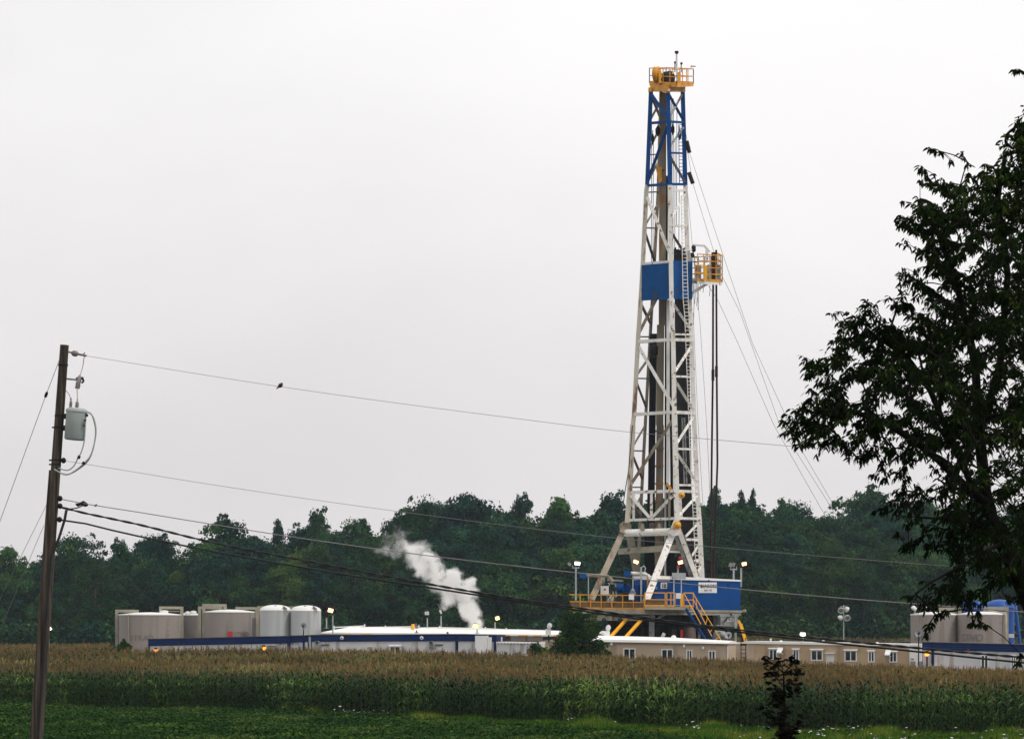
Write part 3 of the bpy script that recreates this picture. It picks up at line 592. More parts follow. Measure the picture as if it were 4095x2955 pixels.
b = MB(); b.bar(P(2518, 2374, 244.5), P(2540, 2374, 244.4), .4, .3); b.lathe(P(2530, 2362, 244.5), [(.1, -.1), (.2, 0), (.06, .2)], 8); part('valve', b, MT['grey'], rig)
b = MB(); b.bar(P(2590, 2300, 245), P(2590, 2370, 245), .12); part('yellow_post', b, MT['yellow'], rig)
for (x0, y0, x1, y1, d) in ((2333, 2298, 2440, 2304, 245.6), (2511, 2291, 2592, 2295, 245.0)):
    b = MB(); b.tube([P(x0, y0, d), P(x1 - 12, y1 - 1, d), P(x1, y1 + 6, d), P(x1 + 10, y1 + 22, d)], .14, 10); du = part('heater_duct', b, MT['rig_white' if x0 > 2400 else 'rig_tan'], rig)
    b = MB(); b.slab(P(x0 - 14, y0 - 10, d - .2), P(x0 + 12, y0 - 8, d - .2), .6, .46); part('heater_hood', b, MT['rig_blue'], du)
    b = MB(); b.bar(P(x0 + 20, y0 + 5, d), P(x0 + 20, 2402, d), .08); part('duct_post', b, MT['galv'], du)
# lamps of the rig
def head(px, py, d, w, h, tilt, m_on, parent, nm='lamp_head', fx=0.0):
    """rectangular floodlight seen from the front, tilted, with a reflector"""
    c = P(px, py, d); q = Matrix.Rotation(R(tilt), 3, 'Y') @ Matrix.Rotation(R(20), 3, 'X')
    def tr(v): return c + q @ Vector(v)
    b = MB(); b.hexa([tr(v) for v in ((-w / 2, 0, -h / 2), (w / 2, 0, -h / 2), (w * .3, .3, -h * .3), (-w * .3, .3, -h * .3), (-w / 2, 0, h / 2), (w / 2, 0, h / 2), (w * .3, .3, h * .3), (-w * .3, .3, h * .3))])
    o = part(nm, b, MT['dark'], parent)
    b = MB(); b.hexa([tr(v) for v in ((-w * .43, -.02, -h * .42), (w * .43, -.02, -h * .42), (w * .43, -.004, -h * .42), (-w * .43, -.004, -h * .42), (-w * .43, -.02, h * .42), (w * .43, -.02, h * .42), (w * .43, -.004, h * .42), (-w * .43, -.004, h * .42))])
    if len(OFF) and m_on: part('lamp_glass', b, MT[m_on], parent)
    return o
def deck_lamp(px, yt, yb, d, heads):
    b = MB(); b.bar(P(px, yt, d), P(px, yb, d), .14); 
    if len(heads) > 1: b.bar(P(px - 14, yt + 4, d), P(px + 14, yt + 4, d), .1); b.bar(P(px - 13, yt + 5, d), P(px - 13, yt - 8, d), .06); b.bar(P(px + 12, yt + 5, d), P(px + 12, yt - 8, d), .06)
    o = part('floodlight', b, MT['galv'], rig)
    for (hx, hy, w, h, tl, on) in heads: head(hx, hy, d - .2, w, h, tl, on, o)
deck_lamp(2303, 2266, 2400, 245.9, [(2277, 2255, .34, .24, 35, 'lamp_off'), (2309, 2252, .5, .3, 4, 'lamp_white')])
deck_lamp(2564, 2266, 2405, 244.8, [(2543, 2246, .46, .3, 22, 'lamp_orange')])
deck_lamp(2711, 2262, 2312, 245.2, [(2721, 2248, .44, .32, -14, 'lamp_orange')])
deck_lamp(2934, 2272, 2316, 248.4, [(2922, 2258, .34, .44, 18, 'lamp_off'), (2934, 2257, .28, .4, 24, 'lamp_off')])
deck_lamp(2964, 2270, 2346, 248.3, [(2976, 2254, .42, .32, -12, 'lamp_orange')])
b = MB(); b.bar(P(2710, 2270, 245), P(2718, 2262, 245), .2); b.lathe(P(2722, 2232, 245.3), [(.1, -.1), (.16, 0), (.1, .15)], 8); part('red_fitting', b, MT['red'], rig)
b = MB(); b.tube([P(2566, 2268, 244.8), P(2576, 2262, 244.8), P(2581, 2272, 244.8), P(2578, 2286, 244.8)], .05, 6); part('lamp_cable', b, MT['galv'], rig)
for px, py in ((2416, 2479), (2481, 2477), (2338, 2500)):
    b = MB(); b.lathe(P(px, py, 242.5), [(.03, .2), (.17, .12), (.2, 0)], 14, axis=(0, -1, -.1)); o = part('work_lamp', b, MT['dark'], rig)
    b = MB(); b.lathe(P(px, py, 242.46), [(.165, 0), (.12, .06), (.02, .09)], 14, axis=(0, -1, -.1)); part('lamp_glass', b, MT['lamp_white' if px > 2400 else 'lamp_orange'], o)
# pulley line on the outer mast side
for (xa, ya, xb, yb) in ((2742, 545, 2757, 612), (2751, 690, 2771, 735)):
    b = MB(); b.tube([P(xa, ya - 14 if ya < 600 else ya, 249.4), P(xb, yb, 249.4)], .16 if ya > 600 else .17, 8) if False else b.tube([P(xa + 4, ya + 20 if ya < 600 else ya, 249.4), P(xb, yb, 249.4)], .17, 8)
    part('counterweight', b, MT['dark'], rig)
# guy lines: each is a rope of its own
GUY = [([(2733, 480, 249.4), (2757, 612, 249.6), (2888, 1010, 251), (3010, 1375, 252), (3200, 1790, 254), (3372, 2085, 256), (3480, 2290, 257), (3590, 2520, 258)], 'thin steel guy line slanting down from the crown, outermost of three'),
       ([(2742, 560, 249.4), (2771, 735, 249.6), (2880, 1090, 251), (2960, 1250, 252), (3120, 1705, 254), (3360, 2085, 256), (3470, 2300, 257), (3570, 2525, 258)], 'thin steel guy line hung with dark sleeves beside the blue mast top'),
       ([(2828, 1136, 249.3), (2868, 1195, 250), (2950, 1370, 251), (3095, 1700, 253), (3313, 2085, 255), (3400, 2270, 256), (3520, 2530, 257)], 'steel guy line running from the basket floor to the tree tops')]
for pts, lb in GUY:
    b = MB(); b.tube([P(*p) for p in pts], .016, 5); solo('guy_line', b, MT['rope'], lb, 'guy line', 'guy lines right of the mast')
for pts, lb in [([(2750, 770, 250), (2770, 1000, 250.2), (2800, 1300, 250.2), (2826, 1700, 250.2), (2842, 2040, 250.2), (2848, 2310, 250.2)], 'thin hoist rope hanging beside the brown pipes'),
                ([(2772, 1250, 250.4), (2790, 1660, 250.4), (2813, 2060, 250.4), (2822, 2310, 250.4)], 'thin hoist rope hanging beside the white ladder')]:
    b = MB(); b.tube([P(*p) for p in pts], .015, 5); solo('hoist_rope', b, MT['rope'], lb, 'rope', 'ropes beside the mast')
b = MB(); b.tube([P(2530, 1700, 248.6), P(2514, 1880, 248.4), P(2500, 1960, 248.2), P(2482, 2090, 247.8)], .035, 6); part('raising_line', b, MT['dark'], rig)
# ================================================================ TRAILERS, TANKS, LAMPS
class House:
    """long box whose front wall runs between two sight lines; local x along the wall, -y towards the viewer"""
    def __init__(s, name, label, cat, pl, yl, dl, pr, yr, dr, depth, group=None, under=.15):
        A, B = P(pl, yl, dl), P(pr, yr, dr); s.A, s.B = A, B
        s.L = math.hypot(B.x - A.x, B.y - A.y); s.ang = math.atan2(B.y - A.y, B.x - A.x); s.depth = depth
        s.zb = min(gz(A.x, A.y), gz(B.x, B.y)) - under
        s.root = thing(name, label, cat, (A.x, A.y, s.zb), s.ang, group, local=True)
        s.zl, s.zr = A.z - s.zb, B.z - s.zb
    def top(s, u): return s.zl + (s.zr - s.zl) * u / s.L
    def uz(s, px, py):
        q = on_wall(px, py, s.A, s.B, 0); d = Vector((math.cos(s.ang), math.sin(s.ang), 0))
        return (q - s.A).dot(d), q.z - s.zb
    def strip(s, b, u0, u1, t0, t1, v0, v1):
        """bar that follows the roof line: t0,t1 are heights below the top"""
        b.hexa([(u0, v0, s.top(u0) - t1), (u1, v0, s.top(u1) - t1), (u1, v1, s.top(u1) - t1), (u0, v1, s.top(u0) - t1),
                (u0, v0, s.top(u0) - t0), (u1, v0, s.top(u1) - t0), (u1, v1, s.top(u1) - t0), (u0, v1, s.top(u0) - t0)])
    def body(s, m, u0=0, u1=None, t0=0.0, v0=0.0, name='wall'):
        u1 = s.L if u1 is None else u1; b = MB()
        b.hexa([(u0, v0, 0), (u1, v0, 0), (u1, s.depth, 0), (u0, s.depth, 0), (u0, v0, s.top(u0) - t0), (u1, v0, s.top(u1) - t0), (u1, s.depth, s.top(u1) - t0), (u0, s.depth, s.top(u0) - t0)])
        return part(name, b, m, s.root)
    def piece(s, name, m, px0, px1, py0, py1, out=.03, parent=None, back=0.0):
        u0, z1 = s.uz(px0, py0); u1, z0 = s.uz(px1, py1)
        b = MB(); b.box(u0, u1, -out, back - .001, z0, z1); return part(name, b, MT[m], parent or s.root)
    def window(s, px0, px1, py0, py1, hood=True):
        u0, z1 = s.uz(px0, py0); u1, z0 = s.uz(px1, py1); w = .075
        b = MB()
        for (a, c, d, e) in ((u0, u1, z0, z0 + w), (u0, u1, z1 - w, z1), (u0, u0 + w, z0 + w, z1 - w), (u1 - w, u1, z0 + w, z1 - w), ((u0 + u1) / 2 - w * .45, (u0 + u1) / 2 + w * .45, z0 + w, z1 - w)):
            b.box(a, c, -.06, -.001, d, e)
        if hood: b.hexa([(u0 - .06, -.16, z1), (u1 + .06, -.16, z1), (u1 + .06, 0, z1), (u0 - .06, 0, z1), (u0 - .06, -.14, z1 + .06), (u1 + .06, -.14, z1 + .06), (u1 + .06, 0, z1 + .09), (u0 - .06, 0, z1 + .09)])
        o = part('window', b, MT['trim_white'], s.root)
        b = MB(); b.box(u0 + w, u1 - w, -.025, -.002, z0 + w, z1 - w); part('pane', b, MT['glass'], o)
    def lettering(s, body, px, py, size, m='ink'):
        u, z = s.uz(px, py); cu = text('lettering', body, size, (u, -.06, z), s.root, MT[m]); return cu
def floodlight(px, yt, yb, d, heads, label, group='floodlights on thin poles', m='galv'):
    base = P(px, yb, d); o = thing('floodlight', label, 'floodlight', base, 0, group)
    b = MB(); b.bar(P(px, yt, d), base, .1); b.box(base.x - .15, base.x + .15, base.y - .15, base.y + .15, base.z, base.z + .05); part('pole', b, MT[m], o)
    for (hx, hy, w, h, tl, on) in heads: head(hx, hy, d - .1, w, h, tl, on, o)
    return o
def dish(px, py, d, r, yb, label, m='dish'):
    base = P(px, yb, d); o = thing('satellite_dish', label, 'satellite dish', base, 0, 'satellite dishes')
    b = MB(); c = P(px, py, d); b.lathe(c, [(.02, .1), (r * .55, .06), (r, -.06), (r * 1.02, -.06), (r * .55, .09), (.02, .13)], 20, axis=(.25, .9, -.25)); part('reflector', b, MT[m], o)
    b = MB(); b.tube([c + Vector((0, .1, 0)), P(px + 1, py + 14, d + .1), base], .045, 7); b.bar(c + Vector((0, 0, -r * .8)), c + Vector((-.03, -.45, .02)), .04); b.box(c.x - .09, c.x + .06, c.y - .5, c.y - .4, c.z - .03, c.z + .09); part('mast', b, MT['dark'], o)
    return o
def beacon(px, py, d, yb, label):
    base = P(px, yb, d); o = thing('warning_light', label, 'warning light', base, 0, 'orange warning lights')
    b = MB(); b.bar(base, P(px, py + 5, d), .1); b.box(P(px - 6, py, d).x, P(px + 6, py, d).x, d - .12, d + .15, P(px, py - 6, d).z, P(px, py - 13, d).z); part('housing', b, MT['dark'], o)
    b = MB(); b.lathe(P(px, py, d), [(.02, -.17), (.14, -.1), (.16, 0), (.14, .1), (.02, .14)], 12); part('lamp_glass', b, MT['lamp_red'], o)

def blue_trailer(name, label, pl, yl, dl, pr, yr, dr, depth, band, posts=(), grp='white trailers with a navy fascia'):
    h = House(name, label, 'trailer', pl, yl, dl, pr, yr, dr, depth, grp)
    h.body(MT['trailer_white'], t0=.06)
    b = MB(); h.strip(b, -.03, h.L + .03, .05, band, -.06, h.depth + .06); part('fascia', b, MT['navy'], h.root)
    b = MB(); h.strip(b, -.05, h.L + .05, .0, .05, -.09, h.depth + .09); part('roof', b, MT['roof_grey'], h.root)
    for k in (.42, .68):
        b = MB(); h.strip(b, -.02, h.L + .02, band * k, band * k + .03, -.075, -.061); part('fascia_rib', b, MT['rig_blue'], h.root)
    for (a, c, y0) in posts: h.piece('corner_post', 'navy', a, c, y0, 2690, .12)
    return h
hA = blue_trailer('site_trailer', 'long white trailer with navy fascia in front of the tan tanks', 596, 2553, 241, 1151, 2541, 236, 3.4, .58, [(1151, 1160, 2543)])
hA.piece('corner_trim', 'navy', 594, 600, 2556, 2640, .05)
hA.lettering('RIG 715', 1136, 2573, .22); hA.piece('door', 'trim_white', 1078, 1100, 2586, 2640, .03); hA.piece('door_hood', 'roof_grey', 1074, 1103, 2582, 2585, .25)
hA2 = blue_trailer('site_trailer', 'short white trailer unit squeezed between the two long navy topped ones', 1162, 2540, 236, 1236, 2538, 235.6, 3.2, .54, [(1213, 1219, 2541), (1232, 1237, 2545)])
hA2.lettering('RIG 715', 1178, 2572, .22); hA2.piece('door', 'trim_white', 1220, 1231, 2566, 2640, .03)
hA2.piece('corner_pipe', 'galv', 1238, 1246, 2545, 2610, .2)
hB = blue_trailer('site_trailer', 'long white trailer with navy fascia in front of the white roofed shed', 1247, 2537, 235.4, 1825, 2534, 233.6, 3.4, .54, [(1822, 1832, 2537)])
hB.lettering('RIG 715', 1806, 2561, .22); hB.window(1558, 1602, 2583, 2612); 
for a in (1264, 1719):
    hB.piece('air_unit', 'grey', a, a + 15, 2562, 2592, .3); hB.piece('air_unit_grille', 'dark', a + 2, a + 12, 2564, 2571, .33)
    hB.piece('door', 'trim_white', a + 24, a + 50, 2580, 2640, .03); hB.piece('door_hood', 'roof_grey', a + 22, a + 53, 2575, 2579, .25)
for a in (1368, 1687): 
    u, z = hB.uz(a, 2550); b = MB(); b.lathe((u, -.08, z), [(.06, -.02), (.14, -.02), (.14, .03), (.06, .03)], 14, axis=(0, -1, 0), closed=False); part('wall_lamp', b, MT['trim_white'], hB.root)
hB.piece('step_awning', 'cream_flat', 1474, 1490, 2585, 2590, .4)
hC = blue_trailer('site_trailer', 'white trailer end with a pale cabinet on its wall, left of a freight container', 1833, 2534, 233.4, 1985, 2537, 232.8, 3.2, .54, [(1976, 1985, 2539)])
hC.lettering('RIG 715', 1844, 2561, .22)
hC.piece('wall_cabinet', 'trim_white', 1906, 1954, 2541, 2640, .55); hC.piece('wall_cabinet', 'white', 1955, 1967, 2547, 2640, .5)
hF = blue_trailer('site_trailer', 'white trailer with ribbed navy fascia right of the cream trailers', 3690, 2565, 216, 4330, 2580, 213, 3.4, .57, [(3725, 3736, 2567)])
hF.lettering('RIG 715', 3710, 2594.5, .2); hF.lettering('RIG 715', 3751, 2595, .2)
hF.window(3922, 3953, 2617, 2678, False); hF.window(4042, 4063, 2617, 2668, False)
hF.lettering('AC 12', 4084, 2642, .2)
hF.piece('step', 'beam_tan', 3726, 3775, 2661, 2680, .9); hF.piece('wall_lamp', 'red', 3869, 3876, 2595, 2603, .12)
hF.piece('corner_cabinet', 'trim_white', 3642, 3688, 2574, 2690, .6, back=2.0); hF.piece('cabinet_hatch', 'grey', 3645, 3666, 2643, 2680, .64); hF.piece('cabinet_vent', 'grey', 3647, 3660, 2631, 2637, .64); hF.piece('cabinet_shade', 'grey', 3676, 3688, 2643, 2690, .64)
hG = blue_trailer('site_trailer', 'navy roofed trailer peeping over the cream trailer roof', 3568, 2566, 231, 3735, 2563, 231, 3.0, .8)
# freight container
hc = House('freight_container', 'white corrugated freight container behind the corn with a row of red dots', 'container', 1986, 2566, 232, 2142, 2569, 231, 2.4)
hc.body(MT['trailer_white']); b = MB(); hc.strip(b, -.02, hc.L + .02, -.02, .1, -.05, hc.depth); part('top_rail', b, MT['roof_white'], hc.root)
for i in range(11): hc.piece('red_mark', 'red', 1990 + i * 13.2, 1995 + i * 13.2, 2570.5 + i * .1, 2573 + i * .1, .06)
hc.piece('post', 'white', 2004, 2009, 2546, 2566, .05)
# cream trailers
hD = House('office_trailer', 'cream office trailer with thick white arched roof, below the rig stairs', 'trailer', 2296, 2565, 226, 2912, 2574, 223.4, 3.6, 'cream office trailers')
hD.body(MT['cream_flat'])
b = MB(); v0 = -.25; prof = [(-.25, .02), (-.22, .2), (.6, .38), (1.8, .46), (3.0, .38), (3.82, .2), (3.85, .02)]
def zt(u, k): return hD.top(u) + k * (1.0 if u < hD.L * .5 else 1.0 - .5 * (u - hD.L * .5) / (hD.L * .5))
vs = []; us = [-.2, hD.L * .3, hD.L * .6, hD.L * .85, hD.L + .1]
for u in us: vs += [(u, v, zt(u, k)) for v, k in prof]
n = len(prof); fs = [(i * n + j, i * n + j + 1, (i + 1) * n + j + 1, (i + 1) * n + j) for i in range(len(us) - 1) for j in range(n - 1)]
fs += [list(range(n)), [4 * n + j for j in range(n)][::-1]] + [(i * n, (i + 1) * n, (i + 1) * n + n - 1, i * n + n - 1) for i in range(len(us) - 1)]
b.add(vs, fs, False); part('roof', b, MT['roof_white'], hD.root)
b = MB(); hD.strip(b, 0, hD.L, .06, .14, -.04, -.001); part('eave_trim', b, MT['cream'], hD.root)
for w in ((2493, 2542, 2591, 2640), (2645, 2692, 2594, 2640), (2745, 2769, 2597, 2645), (2833, 2862, 2600, 2647)): hD.window(*w, hood=False)
for x, y in ((2447, 2573), (2737, 2581), (2813, 2589)): hD.piece('vent_box', 'white', x - 4, x + 4, y - 5, y + 6, .2)
hD.piece('corner_trim', 'trim_white', 2908, 2912, 2580, 2680, .03)
hE = House('office_trailer', 'long cream corrugated office trailer with white framed windows and awnings', 'trailer', 2986, 2567, 222.5, 3648, 2578, 218, 3.6, 'cream office trailers')
hE.body(MT['cream']); b = MB(); hE.strip(b, -.1, hE.L + .05, -.08, .1, -.12, hE.depth + .1); part('roof', b, MT['roof_white'], hE.root)
hE.piece('end_panel', 'cream_flat', 2986, 3016, 2572, 2690, .02)
for w in ((3076, 3109, 2594, 2638), (3171, 3196, 2596, 2640), (3243, 3291, 2598, 2641), (3378, 3427, 2600, 2644), (3472, 3498, 2603, 2647), (3557, 3588, 2605, 2648)): hE.window(*w)
hE.piece('door', 'tank_dome', 3304, 3335, 2613, 2690, .03); hE.piece('door_hood', 'trim_white', 3302, 3338, 2609, 2613, .2)
for x, y in ((3112, 2588), (3543, 2597)):
    u, z = hE.uz(x, y); b = MB(); b.hexa([(u + .05, -.62, z - .42), (u + .4, -.62, z - .42), (u + .4, -.02, z - .06), (u + .05, -.02, z - .06), (u + .05, -.62, z - .34), (u + .4, -.62, z - .34), (u + .36, -.02, z + .02), (u, -.02, z + .02)])
    for k in range(2): b.bar((u + .08 + .28 * k, -.6, z - .4), (u + .08 + .28 * k, -.02, z - .5), .04)
    part('awning', b, MT['trim_white'], hE.root)
hE2 = House('utility_skid', 'shaded beige skid wall with a dark ladder between the two cream trailers', 'utility skid', 2905, 2570, 229, 3000, 2570, 229, 3.0)
hE2.body(MT['cream_flat']); b = MB(); hE2.strip(b, -.1, hE2.L, -.05, .08, -.05, hE2.depth); part('roof', b, MT['roof_white'], hE2.root)
b = MB(); u0, z1 = hE2.uz(2962, 2564); u1, _ = hE2.uz(2981, 2564)
for u in (u0, u1): b.bar((u, -.3, 0), (u, -.3, z1 + .3), .06)
for i in range(12): b.bar((u0, -.3, .2 + i * .3), (u1, -.3, .2 + i * .3), .05)
b.box(u0 - .05, u1 + .12, -.33, -.25, z1 - .3, z1 - .15); part('ladder', b, MT['dark'], hE2.root)
hE2.piece('tool_box', 'grey', 2984, 3004, 2623, 2642, .5)
# arched beige trailer behind the bush
hH = House('arched_trailer', 'beige trailer with an arched roof half hidden by the round bush', 'trailer', 2118, 2574, 233.5, 2302, 2552, 233, 3.2)
hH.body(MT['cream_flat'], t0=.0); b = MB(); us = np.linspace(-.1, hH.L + .1, 9)
vs = []
for u in us: 
    z = hH.top(0) - .08 + .42 * math.sin(min(1, max(0, (u + .1) / (hH.L * .6))) * math.pi / 2); vs += [(u, -.1, z), (u, hH.depth + .1, z), (u, hH.depth + .1, z - .16), (u, -.1, z - .16)]
b.add(vs, [(i * 4 + j, i * 4 + (j + 1) % 4, i * 4 + 4 + (j + 1) % 4, i * 4 + 4 + j) for i in range(8) for j in range(4)] + [(0, 1, 2, 3), (35, 34, 33, 32)]); part('roof', b, MT['beam_tan'], hH.root)
# white roofed mud tank shed behind the trailers
hM = House('mud_tank_shed', 'long low shed with bright white roof and yellow eaves behind the navy topped trailers', 'shed', 1284, 2528, 243, 2262, 2538, 239, 8.0)
hM.body(MT['roof_grey'], t0=.15, v0=.4)
b = MB()
def ridge(u): return hM.top(u) + .50 - .18 * (u / hM.L)
us = [0, 1.6, 2.0, hM.L * .35, hM.L * .6, hM.L]
vs = []
for i, u in enumerate(us):
    z0 = hM.top(u); r = ridge(u) if i > 0 else z0 + .12
    vs += [(u, 0, z0 - .12), (u, 0, z0 + .02), (u, 3.6, r), (u, 7.6, z0), (u, 7.6, z0 - .12)]
b.add(vs, [(i * 5 + j, (i + 1) * 5 + j, (i + 1) * 5 + (j + 1) % 5, i * 5 + (j + 1) % 5) for i in range(5) for j in range(5)] + [(0, 1, 2, 3, 4), (29, 28, 27, 26, 25)]); part('roof', b, MT['roof_white'], hM.root)
for a, c in ((1380, 1400), (1446, 1486), (2010, 2040), (2072, 2112), (2132, 2166), (2214, 2260)): hM.piece('yellow_edge', 'yellow2', a, c, 2532 + (a - 1284) * .0085, 2536 + (a - 1284) * .0085, .06)
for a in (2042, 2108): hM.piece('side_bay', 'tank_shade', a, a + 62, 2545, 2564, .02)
b = MB(); tr = [(1292, 2509), (1416, 2503), (1416, 2509), (1500, 2508), (1636, 2506), (1636, 2511), (1720, 2510), (1905, 2514), (1990, 2518), (2158, 2522)]
prev = None
for i, (x, y) in enumerate(tr):
    u, z = hM.uz(x, y); pt = Vector((u, 3.4, z + .03)); 
    if prev is not None: b.bar(prev, pt, .09)
    b.bar((u, 3.4, hM.top(u) + .2), (u, 3.4, z + .16), .09); prev = pt
part('roof_pipe', b, MT['roof_white'], hM.root)
for pr in ((1622, 2499, 'yellow2'), (2224, 2541, 'yellow2'), (2233, 2527, 'yellow2')):
    u, z = hM.uz(pr[0], pr[1]); b = MB(); b.lathe((u, 2.5, z - .15), [(.14, -.2), (.16, 0), (.14, .22), (.05, .26)], 10); part('vent_cap', b, MT[pr[2]], hM.root)
hM.piece('roof_bracket', 'dark', 1787, 1794, 2526, 2532, .1)

# lamps along the shed roof
FL = 'floodlights on thin poles along the shed roof'
floodlight(1306, 2470, 2512, 245, [(1304, 2455, .3, .4, 8, None)], 'unlit floodlight on a thin white pole next to the pale domed tank', FL)
floodlight(1331, 2460, 2536, 240, [(1322, 2440, .46, .36, 15, 'lamp_orange')], 'glowing orange floodlight on a thin white pole next to the pale domed tank', FL)
floodlight(1709, 2470, 2510, 245, [(1707, 2451, .4, .36, 0, 'lamp_off')], 'unlit square floodlight on a white pole left of the steam plume', FL)
floodlight(1764, 2462, 2514, 245, [(1762, 2445, .2, .42, -18, 'lamp_off')], 'unlit floodlight seen edge on, on the pole just left of the steam', FL)
floodlight(1666, 2519, 2530, 239, [(1664, 2501, .2, .46, -14, 'lamp_off')], 'unlit low floodlight on a red bracket standing on the white shed roof', FL, m='red')
floodlight(1908, 2516, 2532, 238.5, [(1902, 2502, .5, .36, 10, 'lamp_yellow')], 'bright yellow floodlight at the foot of the steam plume', FL)
floodlight(1980, 2488, 2516, 244, [(1989, 2471, .36, .34, -14, 'lamp_yellow')], 'yellow lit floodlight on a white pole right of the steam plume', FL)
def bowl_lamp(px, py, d, yb, label):
    base = P(px - 2, yb, d); o = thing('bowl_lamp', label, 'floodlight', base, 0, 'white bowl lamps')
    b = MB(); b.lathe(P(px, py, d), [(.04, -.2), (.2, -.1), (.27, .1)], 14, axis=(-.6, -.7, .15), closed=False); part('lamp_shade', b, MT['dark'], o)
    b = MB(); b.lathe(P(px, py, d - .1), [(.25, .0), (.2, .04), (.02, .06)], 14, axis=(-.6, -.7, .15)); part('lamp_glass', b, MT['tank_dome'], o)
    b = MB(); q = P(px - 4, py + 22, d); b.box(q.x - .22, q.x + .2, d - .1, d + .15, P(0, py + 36, d).z, P(0, py + 12, d).z); part('lamp_housing', b, MT['white'], o)
    b = MB(); b.bar(P(px - 3, py + 30, d), base, .12); part('post', b, MT['dark'], o)
bowl_lamp(2197, 2502, 231.5, 2566, 'white bowl lamp on a dark post left of the round bush')
bowl_lamp(2432, 2510, 229.5, 2552, 'white bowl lamp between the round bush and the yellow cylinders')
b = MB()
for x, y in ((2404, 2534), (2410, 2530), (2416, 2536), (2424, 2540), (2400, 2540)): q = P(x, y, 230); b.lathe(q, [(.03, -.3), (.16, -.2), (.18, .05), (.05, .16)], 9, axis=(.4, -.3, 1))
solo('roof_fan', b, MT['white'], 'cluster of white roof vents beside the bowl lamp on the cream trailer', 'roof vent')
floodlight(2652, 2553, 2556, 229, [(2652, 2540, .3, .5, 28, 'lamp_off')], 'thin tilted floodlight on the arched white trailer roof', 'unlit floodlights on the arched white roof')
floodlight(2694, 2541, 2556, 229, [(2697, 2527, .4, .52, 8, None)], 'grey boxy floodlight above a white cap on the arched white trailer roof', 'unlit floodlights on the arched white roof', m='white')
b = MB(); b.lathe(P(2694, 2556, 228.4), [(.2, -.1), (.22, .1), (.16, .26), (.04, .32)], 12); solo('roof_vent', b, MT['white'], 'white domed vent cap under the boxy grey floodlight', 'roof vent')
for x, y, d, lb in ((3123, 2566, 223, 'white vent dome on the cream trailer roof right of the dark ladder'), (3508, 2573, 220, 'white vent dome near the far end of the cream trailer roof')):
    b = MB(); b.lathe(P(x, y + 3, d), [(.18, -.25), (.17, 0), (.1, .14), (.03, .18)], 12); solo('roof_vent', b, MT['white'], lb, 'roof vent')
for x, y, lb in ((3082, 2557, 'thin white pipe stub on the cream trailer roof'), (3293, 2561, 'small white spike on the cream trailer roof behind the black cable')):
    b = MB(); b.bar(P(x, y, 222), P(x, 2574, 222), .1); b.lathe(P(x, y - 1, 222), [(.04, -.05), (.1, 0), (.03, .08)], 8); solo('roof_pipe', b, MT['white'], lb, 'roof pipe')
floodlight(3211, 2547, 2570, 221, [(3210, 2537, .44, .36, 0, 'lamp_white')], 'bright white floodlight on the long cream trailer roof', 'lit floodlights')
dish(1213, 2504, 234.5, .27, 2545, 'grey satellite dish on the short trailer in front of the pale domed tank')
dish(2913, 2540, 226.5, .27, 2580, 'grey satellite dish beside the rig stairs and dark ladder')
dish(3673, 2533, 215, .24, 2660, 'grey satellite dish on a tall thin pole before the right tan tank')
b = MB(); b.lathe(P(2879, 2540, 243), [(.06, -.5), (.42, -.35), (.42, .3), (.06, .5)], 16, axis=(.5, -.6, 0)); solo('air_cooler', b, MT['grey'], 'round grey fan housing behind the stairs handrail', 'fan')
beacon(623, 2602, 223, 2670, 'orange warning light at the left end of the long trailer by the tan tanks')
beacon(1055, 2592, 224, 2670, 'orange warning light near the door below the pale domed tanks')
beacon(3707, 2614, 214.5, 2670, 'orange red warning light on the white trailer right of the cream ones')
# small building lamp seen beside the pole far left
floodlight(196, 2500, 2600, 320, [(198, 2512, .4, .5, -30, 'lamp_white'), (196, 2480, .3, .5, 10, None)], 'tiny white lamp at the wood edge beside the wooden pole', 'lit floodlights')
# light tower with four reflectors
base = P(3374, 2560, 262); base.z = gz(base.x, base.y); lt = thing('light_tower', 'light tower with four white floodlight reflectors behind the cream trailer', 'light tower', base)
b = MB(); b.bar(P(3374, 2418, 262), base, .09); b.bar(P(3360, 2425, 262), P(3388, 2422, 262), .05); b.bar(P(3360, 2446, 262), P(3390, 2446, 262), .05); part('mast', b, MT['galv'], lt)
b = MB(); b.box(base.x - .5, base.x + .9, base.y - .4, base.y + .6, base.z + .4, base.z + 1.6); b.hexa([(base.x - .7, base.y - .4, base.z + 2.3), (base.x + .9, base.y - .4, base.z + 2.2), (base.x + .9, base.y, base.z + 2.2), (base.x - .7, base.y, base.z + 2.3), (base.x - .5, base.y - .4, base.z + 2.6), (base.x + .2, base.y - .4, base.z + 2.6), (base.x + .2, base.y, base.z + 2.6), (base.x - .5, base.y, base.z + 2.6)]); part('generator', b, MT['dark'], lt)
for (x, y, r, ax, op) in ((3363, 2440, .29, (-.1, -.8, -.55), 1), (3387, 2436, .24, (.75, .5, -.35), 0), (3360, 2470, .24, (-.6, .6, -.5), 0), (3388, 2470, .3, (.1, -.8, -.55), 1)):
    b = MB(); b.lathe(P(x, y, 261.8), [(.06, -.24), (r * .5, -.22), (r * .9, -.06), (r, .06), (r * .92, .05), (r * .8, -.05), (r * .4, -.16), (.02, -.17)], 20, axis=ax, closed=False); fo = part('floodlight', b, MT['tank_dome'], lt)
    if op: b = MB(); b.lathe(P(x, y + 2, 261.75), [(r * .62, .0), (.02, -.02)], 16, axis=ax, closed=False); part('lamp_glass', b, MT['grey'], fo)  # grey disc stands in for the shading inside the bowl

